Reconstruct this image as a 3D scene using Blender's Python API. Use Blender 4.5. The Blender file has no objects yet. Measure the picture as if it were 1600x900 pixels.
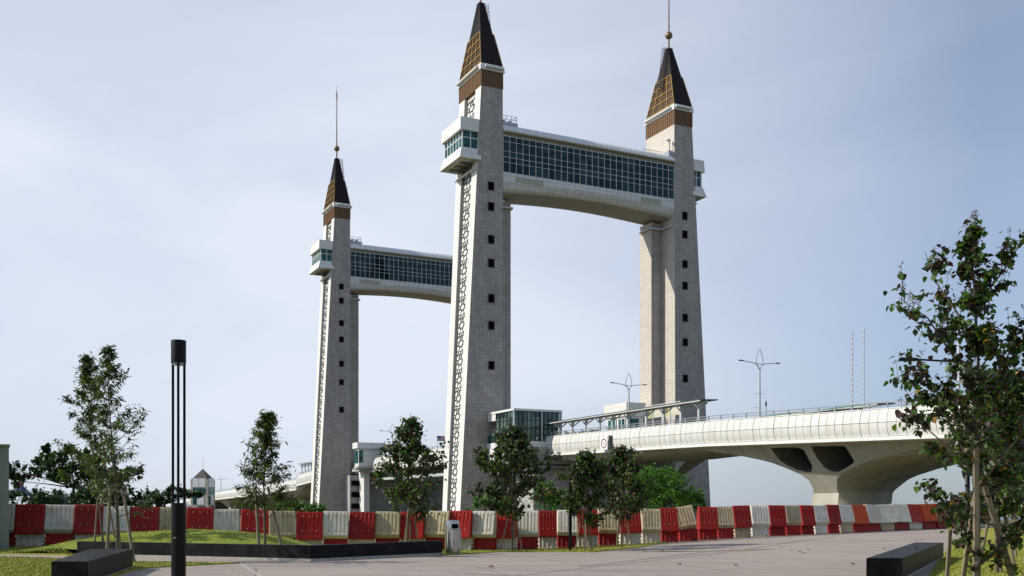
import bpy, bmesh, math, random
from mathutils import Vector, Matrix, noise
R = math.radians
random.seed(7)
sc = bpy.context.scene
COL = sc.collection
# ------------------------------------------------------------------ camera
F, HY, EYE = 1605.0, 791.0, 1.7
cam = bpy.data.cameras.new('camera'); co = bpy.data.objects.new('camera', cam); COL.objects.link(co)
co.location = (0, 0, EYE); co.rotation_euler = (R(90), 0, 0)
cam.sensor_width = 36; cam.lens = 36*F/1600; cam.shift_y = (HY-450)/1600; cam.clip_start = .1; cam.clip_end = 9000
sc.camera = co
# ------------------------------------------------------------------ light
SUN_EL = R(35); TRAVEL = Vector((.998, .06, 0)).normalized()
to_sun = Vector((-TRAVEL.x*math.cos(SUN_EL), -TRAVEL.y*math.cos(SUN_EL), math.sin(SUN_EL)))
sl = bpy.data.lights.new('sun', 'SUN'); sl.energy = 4.4; sl.angle = R(.6); sl.color = (1, .93, .82)
so = bpy.data.objects.new('sun', sl); COL.objects.link(so)
so.rotation_euler = to_sun.to_track_quat('Z', 'Y').to_euler(); so.location = (-60, -20, 80)
w = bpy.data.worlds.new('World'); sc.world = w; w.use_nodes = True
nt = w.node_tree; N = nt.nodes; L = nt.links; N.clear()
sky = N.new('ShaderNodeTexSky'); sky.sky_type = 'NISHITA'; sky.sun_disc = False
sky.sun_elevation = SUN_EL; sky.sun_rotation = math.atan2(to_sun.x, to_sun.y)
sky.air_density = 1.1; sky.dust_density = 1.0; sky.ozone_density = 2.5; sky.altitude = 0
tc = N.new('ShaderNodeTexCoord'); mp = N.new('ShaderNodeMapping'); mp.inputs['Scale'].default_value = (1.2, 1.2, 3.4)
mp.inputs['Rotation'].default_value = (0.1, .35, .3)
L.new(tc.outputs['Generated'], mp.inputs['Vector'])
nz = N.new('ShaderNodeTexNoise'); nz.inputs['Scale'].default_value = 1.5; nz.inputs['Detail'].default_value = 7
nz.inputs['Roughness'].default_value = .5; nz.inputs['Distortion'].default_value = .5
L.new(mp.outputs[0], nz.inputs['Vector'])
mr = N.new('ShaderNodeMapRange'); mr.inputs[1].default_value = .33; mr.inputs[2].default_value = .72; mr.inputs[3].default_value = .64; mr.inputs[4].default_value = 1.0
L.new(nz.outputs[0], mr.inputs[0])
# thin high cloud: thicker towards the left of the view
sx = N.new('ShaderNodeSeparateXYZ'); L.new(tc.outputs['Generated'], sx.inputs[0])
dp = N.new('ShaderNodeVectorMath'); dp.operation = 'DOT_PRODUCT'; dp.inputs[1].default_value = Vector((-.25, 1, .30)).normalized()
nv = N.new('ShaderNodeVectorMath'); nv.operation = 'NORMALIZE'; L.new(tc.outputs['Generated'], nv.inputs[0]); L.new(nv.outputs[0], dp.inputs[0])
lf = N.new('ShaderNodeMapRange'); lf.inputs[1].default_value = .80; lf.inputs[2].default_value = .99; lf.inputs[3].default_value = .42; lf.inputs[4].default_value = 1.12
L.new(dp.outputs['Value'], lf.inputs[0])
mu = N.new('ShaderNodeMath'); mu.operation = 'MULTIPLY'; mu.use_clamp = True
L.new(mr.outputs[0], mu.inputs[0]); L.new(lf.outputs[0], mu.inputs[1])
mx = N.new('ShaderNodeMixRGB'); mx.inputs[2].default_value = (8.6, 9.3, 10.55, 1)
L.new(mu.outputs[0], mx.inputs[0]); tn_ = N.new('ShaderNodeMixRGB'); tn_.blend_type = 'MULTIPLY'; tn_.inputs[0].default_value = 1; tn_.inputs[2].default_value = (.72, .93, 1.22, 1)
L.new(sky.outputs[0], tn_.inputs[1]); L.new(tn_.outputs[0], mx.inputs[1])
bg = N.new('ShaderNodeBackground'); bg.inputs[1].default_value = .089
L.new(mx.outputs[0], bg.inputs[0])
wo = N.new('ShaderNodeOutputWorld'); L.new(bg.outputs[0], wo.inputs[0])
sc.view_settings.view_transform = 'Standard'; sc.view_settings.look = 'None'
sc.view_settings.gamma = 1; sc.view_settings.use_curve_mapping = False; sc.view_settings.exposure = 0.0
sc.render.engine = 'CYCLES'; sc.render.resolution_x = 1024; sc.render.resolution_y = 576
sc.cycles.transparent_max_bounces = 12; sc.cycles.max_bounces = 6

# ------------------------------------------------------------------ frames
TH = math.atan2(1605, 3220)
AX = Vector((math.cos(TH), math.sin(TH), 0)); BX = Vector((-math.sin(TH), math.cos(TH), 0))
A0 = Vector((-4.5, 150, 0))
def W(u, v, z=0): return A0 + AX*u + BX*v + Vector((0, 0, z))
def at(px, d, z=0.0): return Vector(((px-800)/F*d, d, z))
def zat(py, d): return EYE+(HY-py)*d/F
def gd(py, z=0.0): return (EYE-z)*F/(py-HY)
def gp(px, py, z=0.0): d = gd(py, z); return at(px, d, z)
def v_at(px, u):   # along the bridge, where a plane u meets the picture column
    k = (px-800)/F
    # (x0 + u ax + v bx) = k (y0 + u ay + v by)
    return (k*(A0.y+u*AX.y)-(A0.x+u*AX.x))/(BX.x-k*BX.y)
def uvz(px, py, u):
    v = v_at(px, u); p = W(u, v); return v, zat(py, p.y)
def lerp(a, b, t): return a+(b-a)*t
def interp(tab, x):
    if x <= tab[0][0]: return tab[0][1]
    for (a, b), (c, d) in zip(tab, tab[1:]):
        if x <= c: return lerp(b, d, (x-a)/(c-a))
    return tab[-1][1]
def sstep(a, b, x):
    t = max(0, min(1, (x-a)/(b-a))); return t*t*(3-2*t)

# ------------------------------------------------------------------ materials
def newmat(name):
    m = bpy.data.materials.new(name); m.use_nodes = True
    return m, m.node_tree, m.node_tree.nodes['Principled BSDF']
def math_n(t, op, a, b=None, clamp=False):
    n = t.nodes.new('ShaderNodeMath'); n.operation = op; n.use_clamp = clamp
    for i, x in enumerate((a, b)):
        if x is None: continue
        if isinstance(x, (int, float)): n.inputs[i].default_value = x
        else: t.links.new(x, n.inputs[i])
    return n.outputs[0]
def mix_n(t, f, a, b, mode='MIX'):
    n = t.nodes.new('ShaderNodeMixRGB'); n.blend_type = mode
    for i, x in enumerate((f, a, b)):
        if isinstance(x, (int, float)): n.inputs[i].default_value = x
        elif isinstance(x, tuple): n.inputs[i].default_value = (*x[:3], 1)
        else: t.links.new(x, n.inputs[i])
    return n.outputs[0]
def noise_n(t, vec, scale, detail=4, rough=.6, dist=0):
    n = t.nodes.new('ShaderNodeTexNoise'); n.inputs['Scale'].default_value = scale; n.inputs['Detail'].default_value = detail
    n.inputs['Roughness'].default_value = rough; n.inputs['Distortion'].default_value = dist
    if vec is not None: t.links.new(vec, n.inputs['Vector'])
    return n.outputs[0]
def range_n(t, x, a, b, c, d):
    n = t.nodes.new('ShaderNodeMapRange'); t.links.new(x, n.inputs[0])
    for i, q in enumerate((a, b, c, d)): n.inputs[i+1].default_value = q
    return n.outputs[0]
def coords(t, scale=(1, 1, 1), which='Object'):
    c = t.nodes.new('ShaderNodeTexCoord'); m = t.nodes.new('ShaderNodeMapping'); m.inputs['Scale'].default_value = scale
    t.links.new(c.outputs[which], m.inputs['Vector']); return m.outputs[0]
def bump_n(t, b, h, strength, dist=.02):
    n = t.nodes.new('ShaderNodeBump'); n.inputs['Strength'].default_value = strength; n.inputs['Distance'].default_value = dist
    t.links.new(h, n.inputs['Height']); t.links.new(n.outputs[0], b.inputs['Normal'])
def plain(name, c, rough=.6, metal=0, var=.12, scale=3, c2=None, streak=1.0, bump=0, spec=.5, thr=(.3, .7)):
    m, t, b = newmat(name)
    v = coords(t, (1, 1, 1/streak))
    n = noise_n(t, v, scale, 6)
    c2 = c2 or tuple(x*(1-2*var) for x in c)
    f = range_n(t, n, thr[0], thr[1], 0, 1)
    t.links.new(mix_n(t, f, c, c2), b.inputs['Base Color'])
    b.inputs['Roughness'].default_value = rough; b.inputs['Metallic'].default_value = metal
    b.inputs['Specular IOR Level'].default_value = spec
    if bump: bump_n(t, b, noise_n(t, v, scale*6, 4), bump)
    return m
def tile(name, base, grout, size, var=.10, lw=.035, rough=.55, stain=.25, zsize=None, off=(0, 0, 0)):
    m, t, b = newmat(name)
    c = t.nodes.new('ShaderNodeTexCoord'); s = t.nodes.new('ShaderNodeSeparateXYZ'); sn = t.nodes.new('ShaderNodeSeparateXYZ')
    t.links.new(c.outputs['Object'], s.inputs[0]); t.links.new(c.outputs['Normal'], sn.inputs[0])
    zsize = zsize or size
    def line(o, sz, sh):
        q = math_n(t, 'FRACT', math_n(t, 'MULTIPLY', math_n(t, 'ADD', o, 500+sh), 1/sz))
        return math_n(t, 'LESS_THAN', q, lw/sz)
    def cell(o, sz, sh): return math_n(t, 'FLOOR', math_n(t, 'MULTIPLY', math_n(t, 'ADD', o, 500+sh), 1/sz))
    ax = math_n(t, 'GREATER_THAN', math_n(t, 'ABSOLUTE', sn.outputs[0]), .6)
    ay = math_n(t, 'GREATER_THAN', math_n(t, 'ABSOLUTE', sn.outputs[1]), .6)
    az = math_n(t, 'LESS_THAN', math_n(t, 'ABSOLUTE', sn.outputs[2]), .75)
    notx = math_n(t, 'SUBTRACT', 1, ax); noty = math_n(t, 'SUBTRACT', 1, ay)
    lx = math_n(t, 'MULTIPLY', line(s.outputs[0], size, off[0]), notx)
    ly = math_n(t, 'MULTIPLY', line(s.outputs[1], size, off[1]), noty)
    lz = math_n(t, 'MULTIPLY', line(s.outputs[2], zsize, off[2]), az)
    ln = math_n(t, 'MAXIMUM', math_n(t, 'MAXIMUM', lx, ly), lz)
    cb = t.nodes.new('ShaderNodeCombineXYZ')
    t.links.new(math_n(t, 'MULTIPLY', cell(s.outputs[0], size, off[0]), notx), cb.inputs[0])
    t.links.new(math_n(t, 'MULTIPLY', cell(s.outputs[1], size, off[1]), noty), cb.inputs[1])
    t.links.new(cell(s.outputs[2], zsize, off[2]), cb.inputs[2])
    wn = t.nodes.new('ShaderNodeTexWhiteNoise'); t.links.new(cb.outputs[0], wn.inputs[0])
    v = mix_n(t, range_n(t, wn.outputs[0], 0, 1, 0, 1), tuple(x*(1+var) for x in base), tuple(x*(1-var) for x in base))
    st = noise_n(t, coords(t, (1, 1, .22)), .55, 8, .65, .4)
    v = mix_n(t, range_n(t, st, .42, .75, 0, stain), v, tuple(x*.45 for x in base))
    v = mix_n(t, math_n(t, 'MULTIPLY', ln, .85), v, grout)
    t.links.new(v, b.inputs['Base Color']); b.inputs['Roughness'].default_value = rough
    bump_n(t, b, math_n(t, 'SUBTRACT', 1, ln), .4, .02)
    return m
def glass(name, tint, body, refl=.5):
    m, t, b = newmat(name); t.nodes.remove(b)
    out = [n for n in t.nodes if n.type == 'OUTPUT_MATERIAL'][0]
    tr = t.nodes.new('ShaderNodeBsdfTransparent'); tr.inputs[0].default_value = (*tint, 1)
    df = t.nodes.new('ShaderNodeBsdfDiffuse'); df.inputs[0].default_value = (*body, 1)
    gl = t.nodes.new('ShaderNodeBsdfGlossy'); gl.inputs['Roughness'].default_value = .04; gl.inputs[0].default_value = (.6, .9, .95, 1)
    fr = t.nodes.new('ShaderNodeFresnel'); fr.inputs[0].default_value = 1.5
    c = coords(t, (.9, .9, .35)); wn = noise_n(t, c, .8, 2)
    bp = t.nodes.new('ShaderNodeBump'); bp.inputs['Strength'].default_value = .05; t.links.new(wn, bp.inputs['Height']); t.links.new(bp.outputs[0], gl.inputs['Normal'])
    cc_ = t.nodes.new('ShaderNodeTexCoord'); sp_ = t.nodes.new('ShaderNodeSeparateXYZ'); t.links.new(cc_.outputs['Object'], sp_.inputs[0])
    cx_ = t.nodes.new('ShaderNodeCombineXYZ')
    for i_, sz_ in ((0, 1.095), (1, 1.16), (2, 1.3)): t.links.new(math_n(t, 'FLOOR', math_n(t, 'MULTIPLY', math_n(t, 'ADD', sp_.outputs[i_], 500.1), 1/sz_)), cx_.inputs[i_])
    wn_ = t.nodes.new('ShaderNodeTexWhiteNoise'); t.links.new(cx_.outputs[0], wn_.inputs[0])
    t.links.new(mix_n(t, math_n(t, 'POWER', wn_.outputs[0], 2.5), tuple(x*.5 for x in body), tuple(min(x*2.6+.01, .9) for x in body)), df.inputs[0])
    t.links.new(mix_n(t, wn_.outputs[0], (.45, .75, .82), (.8, 1, 1)), gl.inputs[0])
    m1 = t.nodes.new('ShaderNodeMixShader'); m1.inputs[0].default_value = .36
    t.links.new(tr.outputs[0], m1.inputs[1]); t.links.new(df.outputs[0], m1.inputs[2])
    m2 = t.nodes.new('ShaderNodeMixShader'); t.links.new(math_n(t, 'MULTIPLY', fr.outputs[0], refl*2, True), m2.inputs[0])
    t.links.new(m1.outputs[0], m2.inputs[1]); t.links.new(gl.outputs[0], m2.inputs[2]); t.links.new(m2.outputs[0], out.inputs[0])
    return m
def leafmat(name, c, tr=.35):
    m, t, b = newmat(name)
    out = [n for n in t.nodes if n.type == 'OUTPUT_MATERIAL'][0]
    n = noise_n(t, coords(t), 5, 3)
    cc = mix_n(t, range_n(t, n, .3, .7, 0, 1), c, tuple(x*.6 for x in c))
    t.links.new(cc, b.inputs['Base Color']); b.inputs['Roughness'].default_value = .42
    b.inputs['Specular IOR Level'].default_value = .5
    tl = t.nodes.new('ShaderNodeBsdfTranslucent'); t.links.new(mix_n(t, 1.0, cc, (1.5, 1.7, .8), 'MULTIPLY'), tl.inputs[0])
    ms = t.nodes.new('ShaderNodeMixShader'); ms.inputs[0].default_value = tr
    t.links.new(b.outputs[0], ms.inputs[1]); t.links.new(tl.outputs[0], ms.inputs[2]); t.links.new(ms.outputs[0], out.inputs[0])
    return m

M = {}
M['tower_tile_shaded'] = tile('tower_tile_shaded', (.40, .362, .318), (.15, .14, .13), .62, .13, .04, stain=.42, zsize=.56)  # tower tile with the shade of its unlit faces put into the colour
M['white_panel'] = tile('white_panel', (.76, .74, .68), (.45, .43, .4), 1.8, .03, .03, stain=.10, zsize=1.6)
M['tower_tile_lit'] = tile('tower_tile_lit', (.60, .545, .47), (.3, .28, .25), .62, .06, .04, stain=.14, zsize=.56)  # paler copy of the same tower tile, sunlight painted into the colour
M['bridge_tile'] = tile('bridge_tile', (.72, .73, .70), (.26, .26, .25), 1.12, .05, .05, stain=.12, zsize=1.05, off=(.3, .2, .35))
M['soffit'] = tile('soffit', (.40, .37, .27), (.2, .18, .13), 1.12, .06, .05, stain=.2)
M['white'] = plain('white_paint', (.80, .80, .76), .45, var=.07, scale=1.5)
M['pipe_white'] = plain('white_pipe', (.72, .72, .68), .4, var=.08)
M['olive_panel'] = plain('olive_panel', (.42, .42, .32), .5, var=.05)
M['brown_clad'] = plain('brown_cladding', (.15, .068, .014), .5, var=.2, scale=4, streak=3)
M['brown_rib'] = plain('brown_rib', (.30, .15, .035), .45, var=.2)
M['roof_dark'] = plain('spire_cladding', (.018, .011, .011), .5, var=.15, scale=3, streak=4, spec=.2)
M['gold'] = plain('gold_frame', (.55, .33, .07), .4, var=.15, metal=.2)
M['gold_back'] = plain('bronze_louvre', (.10, .052, .012), .45, var=.2, scale=6)
M['bronze'] = plain('bronze_ball', (.26, .18, .10), .4, var=.1, metal=.4)
M['mast'] = plain('mast_paint', (.32, .17, .11), .5, var=.2, scale=1.2)
M['screen'] = plain('screen_metal', (.10, .095, .085), .5, var=.15)
M['screen_back'] = plain('screen_backing', (.82, .81, .76), .6, var=.04)
M['dark'] = plain('dark_opening', (.004, .004, .004), .8, var=.1, spec=.05)
M['dark_frame'] = plain('dark_frame', (.05, .048, .045), .7, var=.1)
M['frame_w'] = plain('mullion_white', (.62, .66, .64), .4, var=.04)
M['frame_d'] = plain('mullion_dark', (.03, .045, .04), .4, var=.05)
M['glass'] = glass('teal_glass', (.08, .24, .28), (.005, .034, .046), .40)
M['glass_room'] = glass('green_glass', (.35, .5, .42), (.14, .22, .17), .9)
M['glass_teal'] = glass('bright_teal_glass', (.1, .3, .3), (.03, .20, .19), .5)
M['rail_glass'] = glass('rail_glass', (.3, .5, .48), (.05, .14, .13), .4)
M['truss'] = plain('truss_steel', (.5, .55, .54), .5, var=.1)
M['interior'] = plain('interior_floor', (.10, .10, .095), .8, var=.1)
M['fascia'] = plain('fascia_panel', (.69, .69, .65), .42, var=.03, scale=.9, c2=(.57, .56, .49), streak=4, thr=(.42, .72))
M['backing'] = plain('panel_backing', (.10, .10, .09), .8, var=.1)
M['concrete'] = plain('concrete', (.52, .495, .41), .8, var=.19, scale=.5, streak=3.2, bump=.15)
M['concrete_g'] = plain('grey_concrete', (.42, .42, .39), .85, var=.12, scale=.5, streak=3, bump=.15)
M['shade_concrete'] = plain('painted_shade_concrete', (.13, .12, .09), .9, var=.2, scale=1.5)  # concrete darkened to paint in the shade inside the pier openings
M['steel'] = plain('galvanised_steel', (.42, .44, .45), .4, var=.1, metal=.5)
M['canopy'] = plain('canopy_metal', (.10, .10, .095), .5, var=.15)
M['green_net'] = plain('green_roof', (.06, .20, .12), .6, var=.3, scale=8)
M['asphalt'] = plain('asphalt', (.05, .05, .05), .9, var=.1)
M['black'] = plain('black_paint', (.004, .004, .0045), .45, var=.1, spec=.18)
M['brown_roof'] = plain('brown_roof', (.065, .045, .042), .6, var=.12)
M['cream_wall'] = plain('cream_wall', (.50, .46, .38), .8, var=.06)
M['wood'] = plain('stake_wood', (.25, .20, .125), .8, var=.22, scale=5, streak=6, bump=.2)
M['bark'] = plain('bark', (.15, .115, .08), .85, var=.25, scale=9, streak=3, bump=.4)
M['bark_d'] = plain('dark_bark', (.07, .055, .04), .85, var=.25, scale=9, streak=3, bump=.4)
M['stainless'] = plain('stainless_steel', (.55, .54, .50), .26, var=.06, metal=.95, scale=6, streak=.2)
M['red_flag'] = plain('red_cloth', (.45, .05, .06), .8, var=.05)
M['blue_flag'] = plain('blue_cloth', (.03, .05, .25), .8, var=.05)
M['sign_white'] = plain('sign_white', (.8, .8, .8), .4, var=.02)
M['sign_red'] = plain('sign_red', (.30, .04, .06), .4, var=.02)
M['sign_grey'] = plain('sign_grey', (.3, .34, .36), .4, var=.02)
M['yellow_panel'] = plain('yellow_panel', (.62, .56, .25), .6, var=.1)
M['green_panel'] = plain('yellow_green_panel', (.42, .46, .22), .6, var=.1)
M['cream_panel'] = plain('cream_panel', (.66, .62, .48), .6, var=.08)
M['corrugated'] = plain('grey_green_sheet', (.20, .235, .19), .5, var=.08, scale=2, streak=5)
M['tent_blue'] = plain('tent_blue', (.05, .08, .22), .7, var=.1)
M['blue_wall'] = plain('blue_wall', (.09, .17, .30), .7, var=.1)
L_DARK = [leafmat('leaf_green', (.05, .10, .020)), leafmat('leaf_dark', (.022, .040, .014)), leafmat('leaf_purple', (.060, .030, .024)),
          leafmat('leaf_light', (.10, .20, .03)), leafmat('leaf_yellow', (.42, .23, .025))]
L_FINE = [leafmat('fine_green', (.075, .115, .028)), leafmat('fine_dark', (.030, .045, .018)), leafmat('fine_olive', (.10, .10, .04)), leafmat('fine_light', (.15, .21, .05)), leafmat('fine_yellow', (.2, .17, .04))]
L_BG = [leafmat('bg_green', (.035, .085, .022)), leafmat('bg_dark', (.016, .036, .012)), leafmat('bg_mid', (.025, .06, .018)), leafmat('bg_light', (.10, .17, .03)), leafmat('bg_light_b', (.07, .14, .03))]
L_BRIGHT = [leafmat('bush_green', (.09, .25, .02), .45), leafmat('bush_dark', (.02, .06, .012)), leafmat('bush_mid', (.05, .16, .016), .4), leafmat('bush_light', (.20, .38, .03), .45), leafmat('bush_light_b', (.10, .26, .025), .45)]

def granite(name):
    m, t, b = newmat(name)
    c = coords(t)
    n1 = noise_n(t, c, 95, 3, .8); n2 = noise_n(t, c, 2.2, 5)
    base = mix_n(t, range_n(t, n2, .35, .7, 0, 1), (.003, .003, .0033), (.018, .017, .016))
    sp = mix_n(t, math_n(t, 'GREATER_THAN', n1, .60), base, (.05, .05, .055))
    t.links.new(sp, b.inputs['Base Color']); b.inputs['Roughness'].default_value = .5; b.inputs['Specular IOR Level'].default_value = .10
    bump_n(t, b, n1, .15, .004)
    return m
M['granite'] = granite('black_granite')
def barrier_mat(name, c, dirt, amt):
    m, t, b = newmat(name)
    oi = t.nodes.new('ShaderNodeObjectInfo')
    va = t.nodes.new('ShaderNodeVectorMath'); va.operation = 'ADD'
    c0 = coords(t, (1, 1, .28)); t.links.new(c0, va.inputs[0]); t.links.new(oi.outputs['Location'], va.inputs[1])
    n = noise_n(t, va.outputs[0], 3.2, 8, .68, .5)
    n2 = noise_n(t, coords(t, (1, 1, 1)), 22, 4, .7)
    f = math_n(t, 'ADD', range_n(t, n, .45, .75, 0, amt), math_n(t, 'MULTIPLY', range_n(t, n2, .55, .8, 0, 1), amt*.3), True)
    n5 = noise_n(t, va.outputs[0], 30, 2, .5)
    f = math_n(t, 'ADD', f, math_n(t, 'MULTIPLY', math_n(t, 'GREATER_THAN', n5, .70), .5), True)
    sz_ = t.nodes.new('ShaderNodeSeparateXYZ'); t.links.new(coords(t), sz_.inputs[0])
    mud = math_n(t, 'LESS_THAN', sz_.outputs[2], math_n(t, 'MULTIPLY', math_n(t, 'SUBTRACT', noise_n(t, va.outputs[0], 9, 5, .7), .3), .38))
    f = math_n(t, 'ADD', f, math_n(t, 'MULTIPLY', mud, .55), True)
    rnd = range_n(t, oi.outputs['Random'], 0, 1, .72, 1.12)
    base = mix_n(t, 1.0, c, rnd, 'MULTIPLY')
    t.links.new(mix_n(t, f, base, dirt), b.inputs['Base Color'])
    b.inputs['Roughness'].default_value = .5; b.inputs['Specular IOR Level'].default_value = .22
    return m
M['b_red'] = barrier_mat('barrier_red', (.34, .009, .006), (.13, .03, .018), .75)
M['b_orange'] = barrier_mat('barrier_orange', (.60, .085, .018), (.45, .07, .03), .5)
M['b_white'] = barrier_mat('barrier_white', (.71, .68, .59), (.36, .27, .14), .7)
M['b_cream'] = barrier_mat('barrier_cream', (.55, .47, .30), (.27, .18, .08), .9)
M['b_dirty'] = barrier_mat('barrier_dirty', (.46, .36, .22), (.16, .10, .05), .85)

def ground_mat(name, cols, scale, rough=.9, bumps=.4, fine=40):
    m, t, b = newmat(name)
    c = coords(t)
    n = noise_n(t, c, scale, 8, .65); n2 = noise_n(t, c, fine, 4, .7)
    v = mix_n(t, range_n(t, n, .35, .68, 0, 1), cols[0], cols[1])
    v = mix_n(t, range_n(t, n2, .35, .7, 0, .7), v, cols[2])
    t.links.new(v, b.inputs['Base Color']); b.inputs['Roughness'].default_value = rough
    b.inputs['Specular IOR Level'].default_value = .2
    bump_n(t, b, n2, bumps, .03)
    return m
M['lawn'] = ground_mat('lawn', ((.29, .29, .028), (.19, .215, .022), (.34, .31, .07)), .5, bumps=.6)
M['soil'] = ground_mat('soil', ((.12, .10, .05), (.07, .08, .03), (.16, .13, .08)), .3)
M['mound'] = ground_mat('mound_grass', ((.23, .29, .026), (.14, .20, .02), (.29, .31, .05)), .7, bumps=.6)
def blade_mat(name, cs):
    m, t, b = newmat(name)
    g = t.nodes.new('ShaderNodeNewGeometry'); rp = t.nodes.new('ShaderNodeValToRGB'); t.links.new(g.outputs['Random Per Island'], rp.inputs[0])
    rp.color_ramp.elements[0].color = (*cs[0], 1); rp.color_ramp.elements[1].color = (*cs[1], 1)
    t.links.new(rp.outputs[0], b.inputs['Base Color']); b.inputs['Roughness'].default_value = .6
    return m
M['blades'] = blade_mat('grass_blades', ((.15, .21, .02), (.42, .40, .06)))
def paving():
    m, t, b = newmat('paving_stone')
    c = coords(t)
    # long slabs laid across the plaza, each a slightly different tone
    mpn = t.nodes.new('ShaderNodeMapping'); mpn.inputs['Rotation'].default_value = (0, 0, R(-14)); t.links.new(c, mpn.inputs[0])
    br = t.nodes.new('ShaderNodeTexBrick'); br.inputs['Scale'].default_value = 1; br.inputs['Mortar Size'].default_value = .009
    br.inputs['Brick Width'].default_value = 1.2; br.inputs['Row Height'].default_value = .6; br.inputs['Bias'].default_value = 0
    br.inputs[1].default_value = (.355, .288, .238, 1); br.inputs[2].default_value = (.41, .34, .285, 1); br.inputs[3].default_value = (.18, .15, .135, 1)
    t.links.new(mpn.outputs[0], br.inputs['Vector'])
    st = noise_n(t, coords(t, (.12, 1.0, 1)), .9, 7, .7, .6)
    v = mix_n(t, range_n(t, st, .46, .72, 0, .55), br.outputs[0], (.17, .145, .135))
    n2 = noise_n(t, c, .35, 6, .6)
    v = mix_n(t, range_n(t, n2, .4, .75, 0, .5), v, (.40, .355, .31))
    big = t.nodes.new('ShaderNodeTexBrick'); big.inputs['Scale'].default_value = 1; big.inputs['Mortar Size'].default_value = .03
    big.inputs['Brick Width'].default_value = 6; big.inputs['Row Height'].default_value = 4.8
    big.inputs[1].default_value = (1, 1, 1, 1); big.inputs[2].default_value = (.88, .88, .88, 1); big.inputs[3].default_value = (.5, .48, .47, 1)
    t.links.new(mpn.outputs[0], big.inputs['Vector']); v = mix_n(t, 1.0, v, big.outputs[0], 'MULTIPLY')
    ty = noise_n(t, coords(t, (.05, .9, 1)), 1.6, 5, .75, 1.2)
    v = mix_n(t, range_n(t, ty, .55, .66, 0, .45), v, (.13, .115, .105))
    sp2 = noise_n(t, c, 3.5, 8, .8, .3)
    v = mix_n(t, range_n(t, sp2, .6, .72, 0, .5), v, (.15, .125, .11))
    n3 = noise_n(t, c, 60, 3, .7)
    v = mix_n(t, range_n(t, n3, .3, .8, 0, .35), v, (.25, .21, .19))
    t.links.new(v, b.inputs['Base Color']); b.inputs['Roughness'].default_value = .8
    bump_n(t, b, n3, .25, .006)
    return m
M['paving'] = paving()
M['joint_dark'] = plain('joint_dark', (.13, .11, .10), .85, var=.2)
M['kerb'] = plain('kerb_concrete', (.45, .42, .36), .85, var=.12, scale=3)
def water():
    m, t, b = newmat('sea_water')
    b.inputs['Base Color'].default_value = (.05, .09, .12, 1); b.inputs['Roughness'].default_value = .15
    bump_n(t, b, noise_n(t, coords(t), .4, 6), .5, .3)
    return m
M['water'] = water()

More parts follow.
